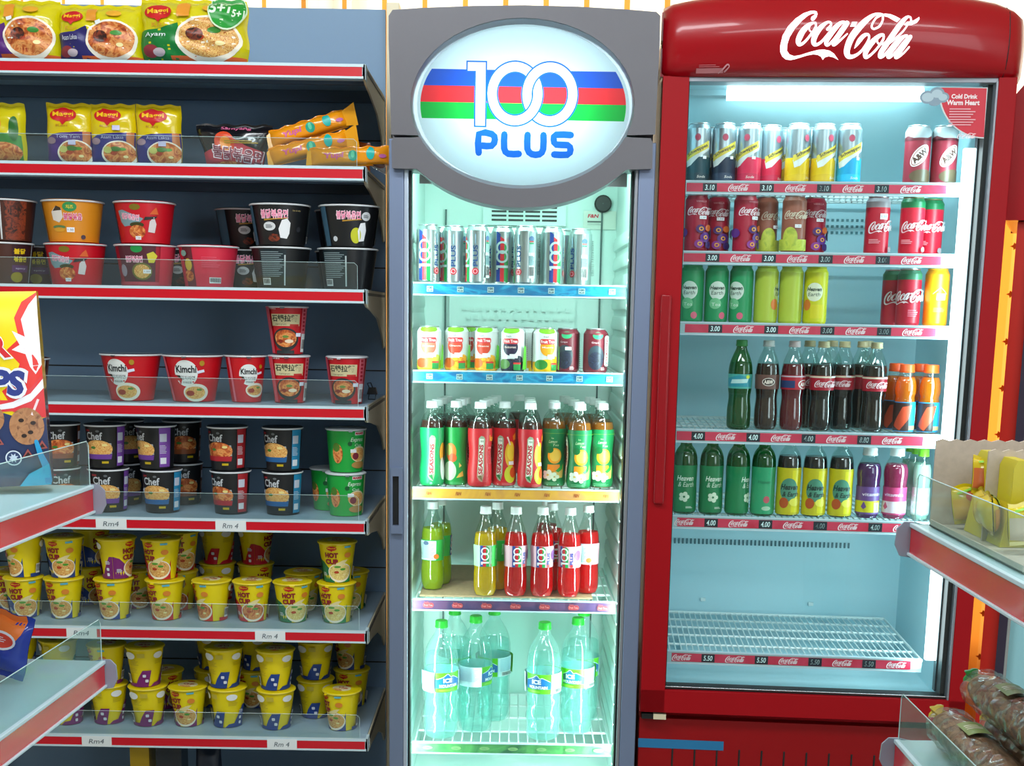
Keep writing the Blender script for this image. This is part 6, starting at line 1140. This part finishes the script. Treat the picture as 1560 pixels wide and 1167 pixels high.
u1b, z1b = FR.px(1507, 686, -.13); g = G(); wavy(u1b, .33, D1.z+.03, z1b, -.13, 'cardboard_grey', g); g.box((u1b, -.13, D1.z+.0035), (.33, -.127, D1.z+.03), 'cardboard_grey'); o = ob('tray_flap', g, loc=(D1.x, D1.y, 0)); setp(o, 'upright grey cardboard sheet right of the yellow divider', 'cardboard')
def candy(seed, base, c2, c3):
    A = Art(.0008); A.poly([(-50, -20), (50, -34), (50, -8), (0, 4), (-50, 8)], c2); A.ell(-16, 10, 18, 9, c3); A.ell(18, 6, 16, 8, '#f0ece4'); A.rect(30, -18, 8, 20, '#4a3a7a'); A.stroke([(-44, 16, 3), (-10, 22, 3), (44, 16, 3)], '#7ab82e', 4)
    return pack(.080, .044, .02, base, A, seed=seed, crimp=.004)
for k, (u, v, z, t, tx, rz, c1, c2, c3, lab) in enumerate(((.070, -.05, .004, -.1, -.2, .1, '#c4ae18g', '#c8982c', '#c8342c', 'yellow packet at the far end of the near right tray'), (.074, -.085, .036, .12, -.3, .0, '#c4aa18g', '#b85a24', '#9ac82e', 'yellow packet with green streak on top of the others left of the divider'), (.040, -.128, .006, .0, -.12, 1.4, '#ccb422g', '#c88a2c', '#b8a0b0', 'yellow packet low behind the clear guard'),
        (.072, -.205, .006, -.05, -.2, .2, '#c8b82ag', '#b8a890', '#d09a2c', 'pale yellow packet in front of the divider by the guard'), (.150, -.165, .045, .12, -.3, 0, '#c4ae18g', '#a82838', '#4a3a8a', 'yellow and maroon packet right of the divider, upper'), (.155, -.205, .004, -.06, -.25, .1, '#d0c024g', '#4a5aa8', '#d8d4e0', 'yellow and blue packet right of the divider, lower'), (.155, -.262, .01, .1, -.3, .2, '#d0c42ag', '#4a4a98', '#c8c0d0', 'yellow and blue packet nearest the viewer in the near right tray'))):
    o = ob('sweet_packet', candy(40+k, c1, c2, c3), loc=(D1.x+u, D1.y+v, D1.z+.008+z)); o.rotation_euler = (tx, t, rz); setp(o, lab, 'sweet packet', 'sweet packets in the near right tray')
# loaf cakes in film on the lower right shelf
def loaf(seed, L=.24, r=.0235):
    g = G(); n = 26; rnd = random.Random(seed); vs = []; m = 20
    for i in range(n+1):
        t = i/n; k = min(1, 5*t, 5*(1-t))**.5
        for j in range(m):
            a = 2*pi*j/m; q = .82+.18*abs(cos(2*a))**.5 if False else 1
            rr = r*(.5+.5*k)*(1+.02*sin(i*2.6)); vs.append((rr*1.0*cos(a)*(1.08 if abs(cos(a)) > .7 else 1), -L*t, r+rr*.88*sin(a)))
    g.add(vs, [(i*m+j, i*m+(j+1) % m, (i+1)*m+(j+1) % m, (i+1)*m+j) for i in range(n) for j in range(m)]+[tuple(range(m)), tuple(n*m+j for j in range(m))[::-1]], 'bread'); return g.mesh('cake', recalc=True)
def film(seed, L=.255, r=.0265):
    g = G(); n = 44; m = 30; vs = []; rnd = random.Random(seed); ph = [rnd.uniform(0, 6) for _ in range(4)]
    for i in range(n+1):
        t = i/n; k = min(1, 9*t+.12, 9*(1-t)+.12)**.6
        for j in range(m):
            a = 2*pi*j/m; rr = r*k*(1+.035*sin(7*a+i*.9+ph[0])+.03*sin(3*a-i*1.7+ph[1])+.02*sin(i*3.1+ph[2])); vs.append((rr*1.06*cos(a), .012-L*t, r*.92+rr*.9*sin(a)))
    g.add(vs, [(i*m+j, i*m+(j+1) % m, (i+1)*m+(j+1) % m, (i+1)*m+j) for i in range(n) for j in range(m)], 'wrap_film'); return g.mesh('film', angle=20)
for k, (u, v, z, rz, rx, lab) in enumerate(((.088, -.02, .052, .0, .0, 'brown sliced loaf cake in shiny film on top of the pile, near right lower shelf'), (.052, -.012, .003, .0, 0, 'brown loaf cake in film beside the clear guard, under the top one'), (.112, -.02, .003, 0, 0, 'brown loaf cake in film under the top one, away from the guard'), (.152, -.05, .050, .0, 0, 'brown loaf cake in film at the picture edge, upper'), (.172, -.04, .003, .0, 0, 'brown loaf cake in film at the picture edge, lower'))):
    t = thing('loaf_cake', lab, 'packaged cake', (D1.x+u, D1.y+v, zR[1]+z), (rx, 0, rz), 'loaf cakes on the near right shelf'); ob('cake', loaf(50+k), t, loc=(0, 0, .002)); ob('film', film(60+k), t)
    g = G(); g.lathe([(.003, 0), (.004, .006), (.010, .014), (.008, .02), (.002, .022)], '#2a9a3c' if k == 0 else '#c8b03a', 12, fr=lambda r, z, t: r*(1+.3*sin(5*t))); q = ob('tied_end', g, t, loc=(0, .012, .026)); q.rotation_euler = (radians(-80), 0, 0)
    A = Art(); A.rect(0, 0, 30, 40, '#8a9a5a'); A.lines(0, 2, 22, 16, 3, '#e8e0c8', .4); g = G(); A.put(g, lambda a, b, o: (.0285*sin(a/.0285), -.10+b, .0244+.0262*cos(a/.0285)+o), du=.004, off=.0008); ob('label', g, t)
# ================================================================== THIRD COOLER at the right edge
x3 = at(1523, 665, 2.77).x; T3 = radians(-23)
c3 = thing('display_cooler', 'partly seen red cooler with pale sign at the right picture edge', 'cooler', (x3, 2.77, 0), T3)
g = G(); g.box((0, .0, .1), (.62, .6, 1.62), '#b8160ag'); g.box((-.0, -.0, .08), (.62, .6, .3), 'red_lower'); cb = ob('cabinet', g, c3, bev=.004)
g = G(); zb = at(1545, 335, 2.73).z; zt = 1.822; xo = -.03
P = [(xo, zb), (.66, zb), (.66, zt), (xo+.02, zt), (xo+.004, zt-.02)]; g.prism(P, -.035, .4, 'fridge_red'); ob('header', g.mesh('header', recalc=True), c3, bev=.008)
g = G(); u_ = .045; zc_ = at(1555, 205, 2.7).z; zr = .075
g.prism([(u_+.25+.25*cos(a), zc_+zr*sin(a)) for a in [2*pi*i/40 for i in range(40)]], -.041, -.034, '#b9bcc0'); ob('sign_panel', g.mesh('sign_panel', recalc=True), c3)
g = G(); g.box((.032, -.03, .3), (.05, .0, zb-.002), '#2c2438'); g.box((.05, -.028, .3), (.056, .0, zb-.002), 'can_silver'); g.box((.0, -.012, .3), (.032, .0, zb-.002), '#c41a08'); g.box((.56, -.03, .3), (.62, 0, zb-.002), '#2c2438'); ob('door_frame', g, c3)
g = G(); g.box((.056, -.006, .3), (.56, -.001, zb-.01), '#8fc4cc'); ob('lit_inside_panel', g, c3)  # flat cyan panel; the glow of the lit interior is put into its colour

# clip on the gondola upright
g = G(); g.prism([(-.012, 0), (.012, 0), (.008, .016), (-.008, .016)], -.008, .008, 'black_plastic'); g.tube([(-.006, -.006, .014), (-.010, -.014, .026), (-.002, -.016, .028), (.002, -.006, .014)], .0012, 'black_plastic', 6); g.tube([(-.008, .004, .0), (-.010, .004, -.012), (.006, .004, -.012), (.008, .004, 0)], .0012, 'black_plastic', 6)
p_ = at(580, 612, 2.98); o = ob('binder_clip', g.mesh('binder_clip', recalc=True), loc=(SXR-.012, 3.02, ZS[3]+.0135)); setp(o, 'small black binder clip at the right end of the fourth gondola shelf', 'clip')
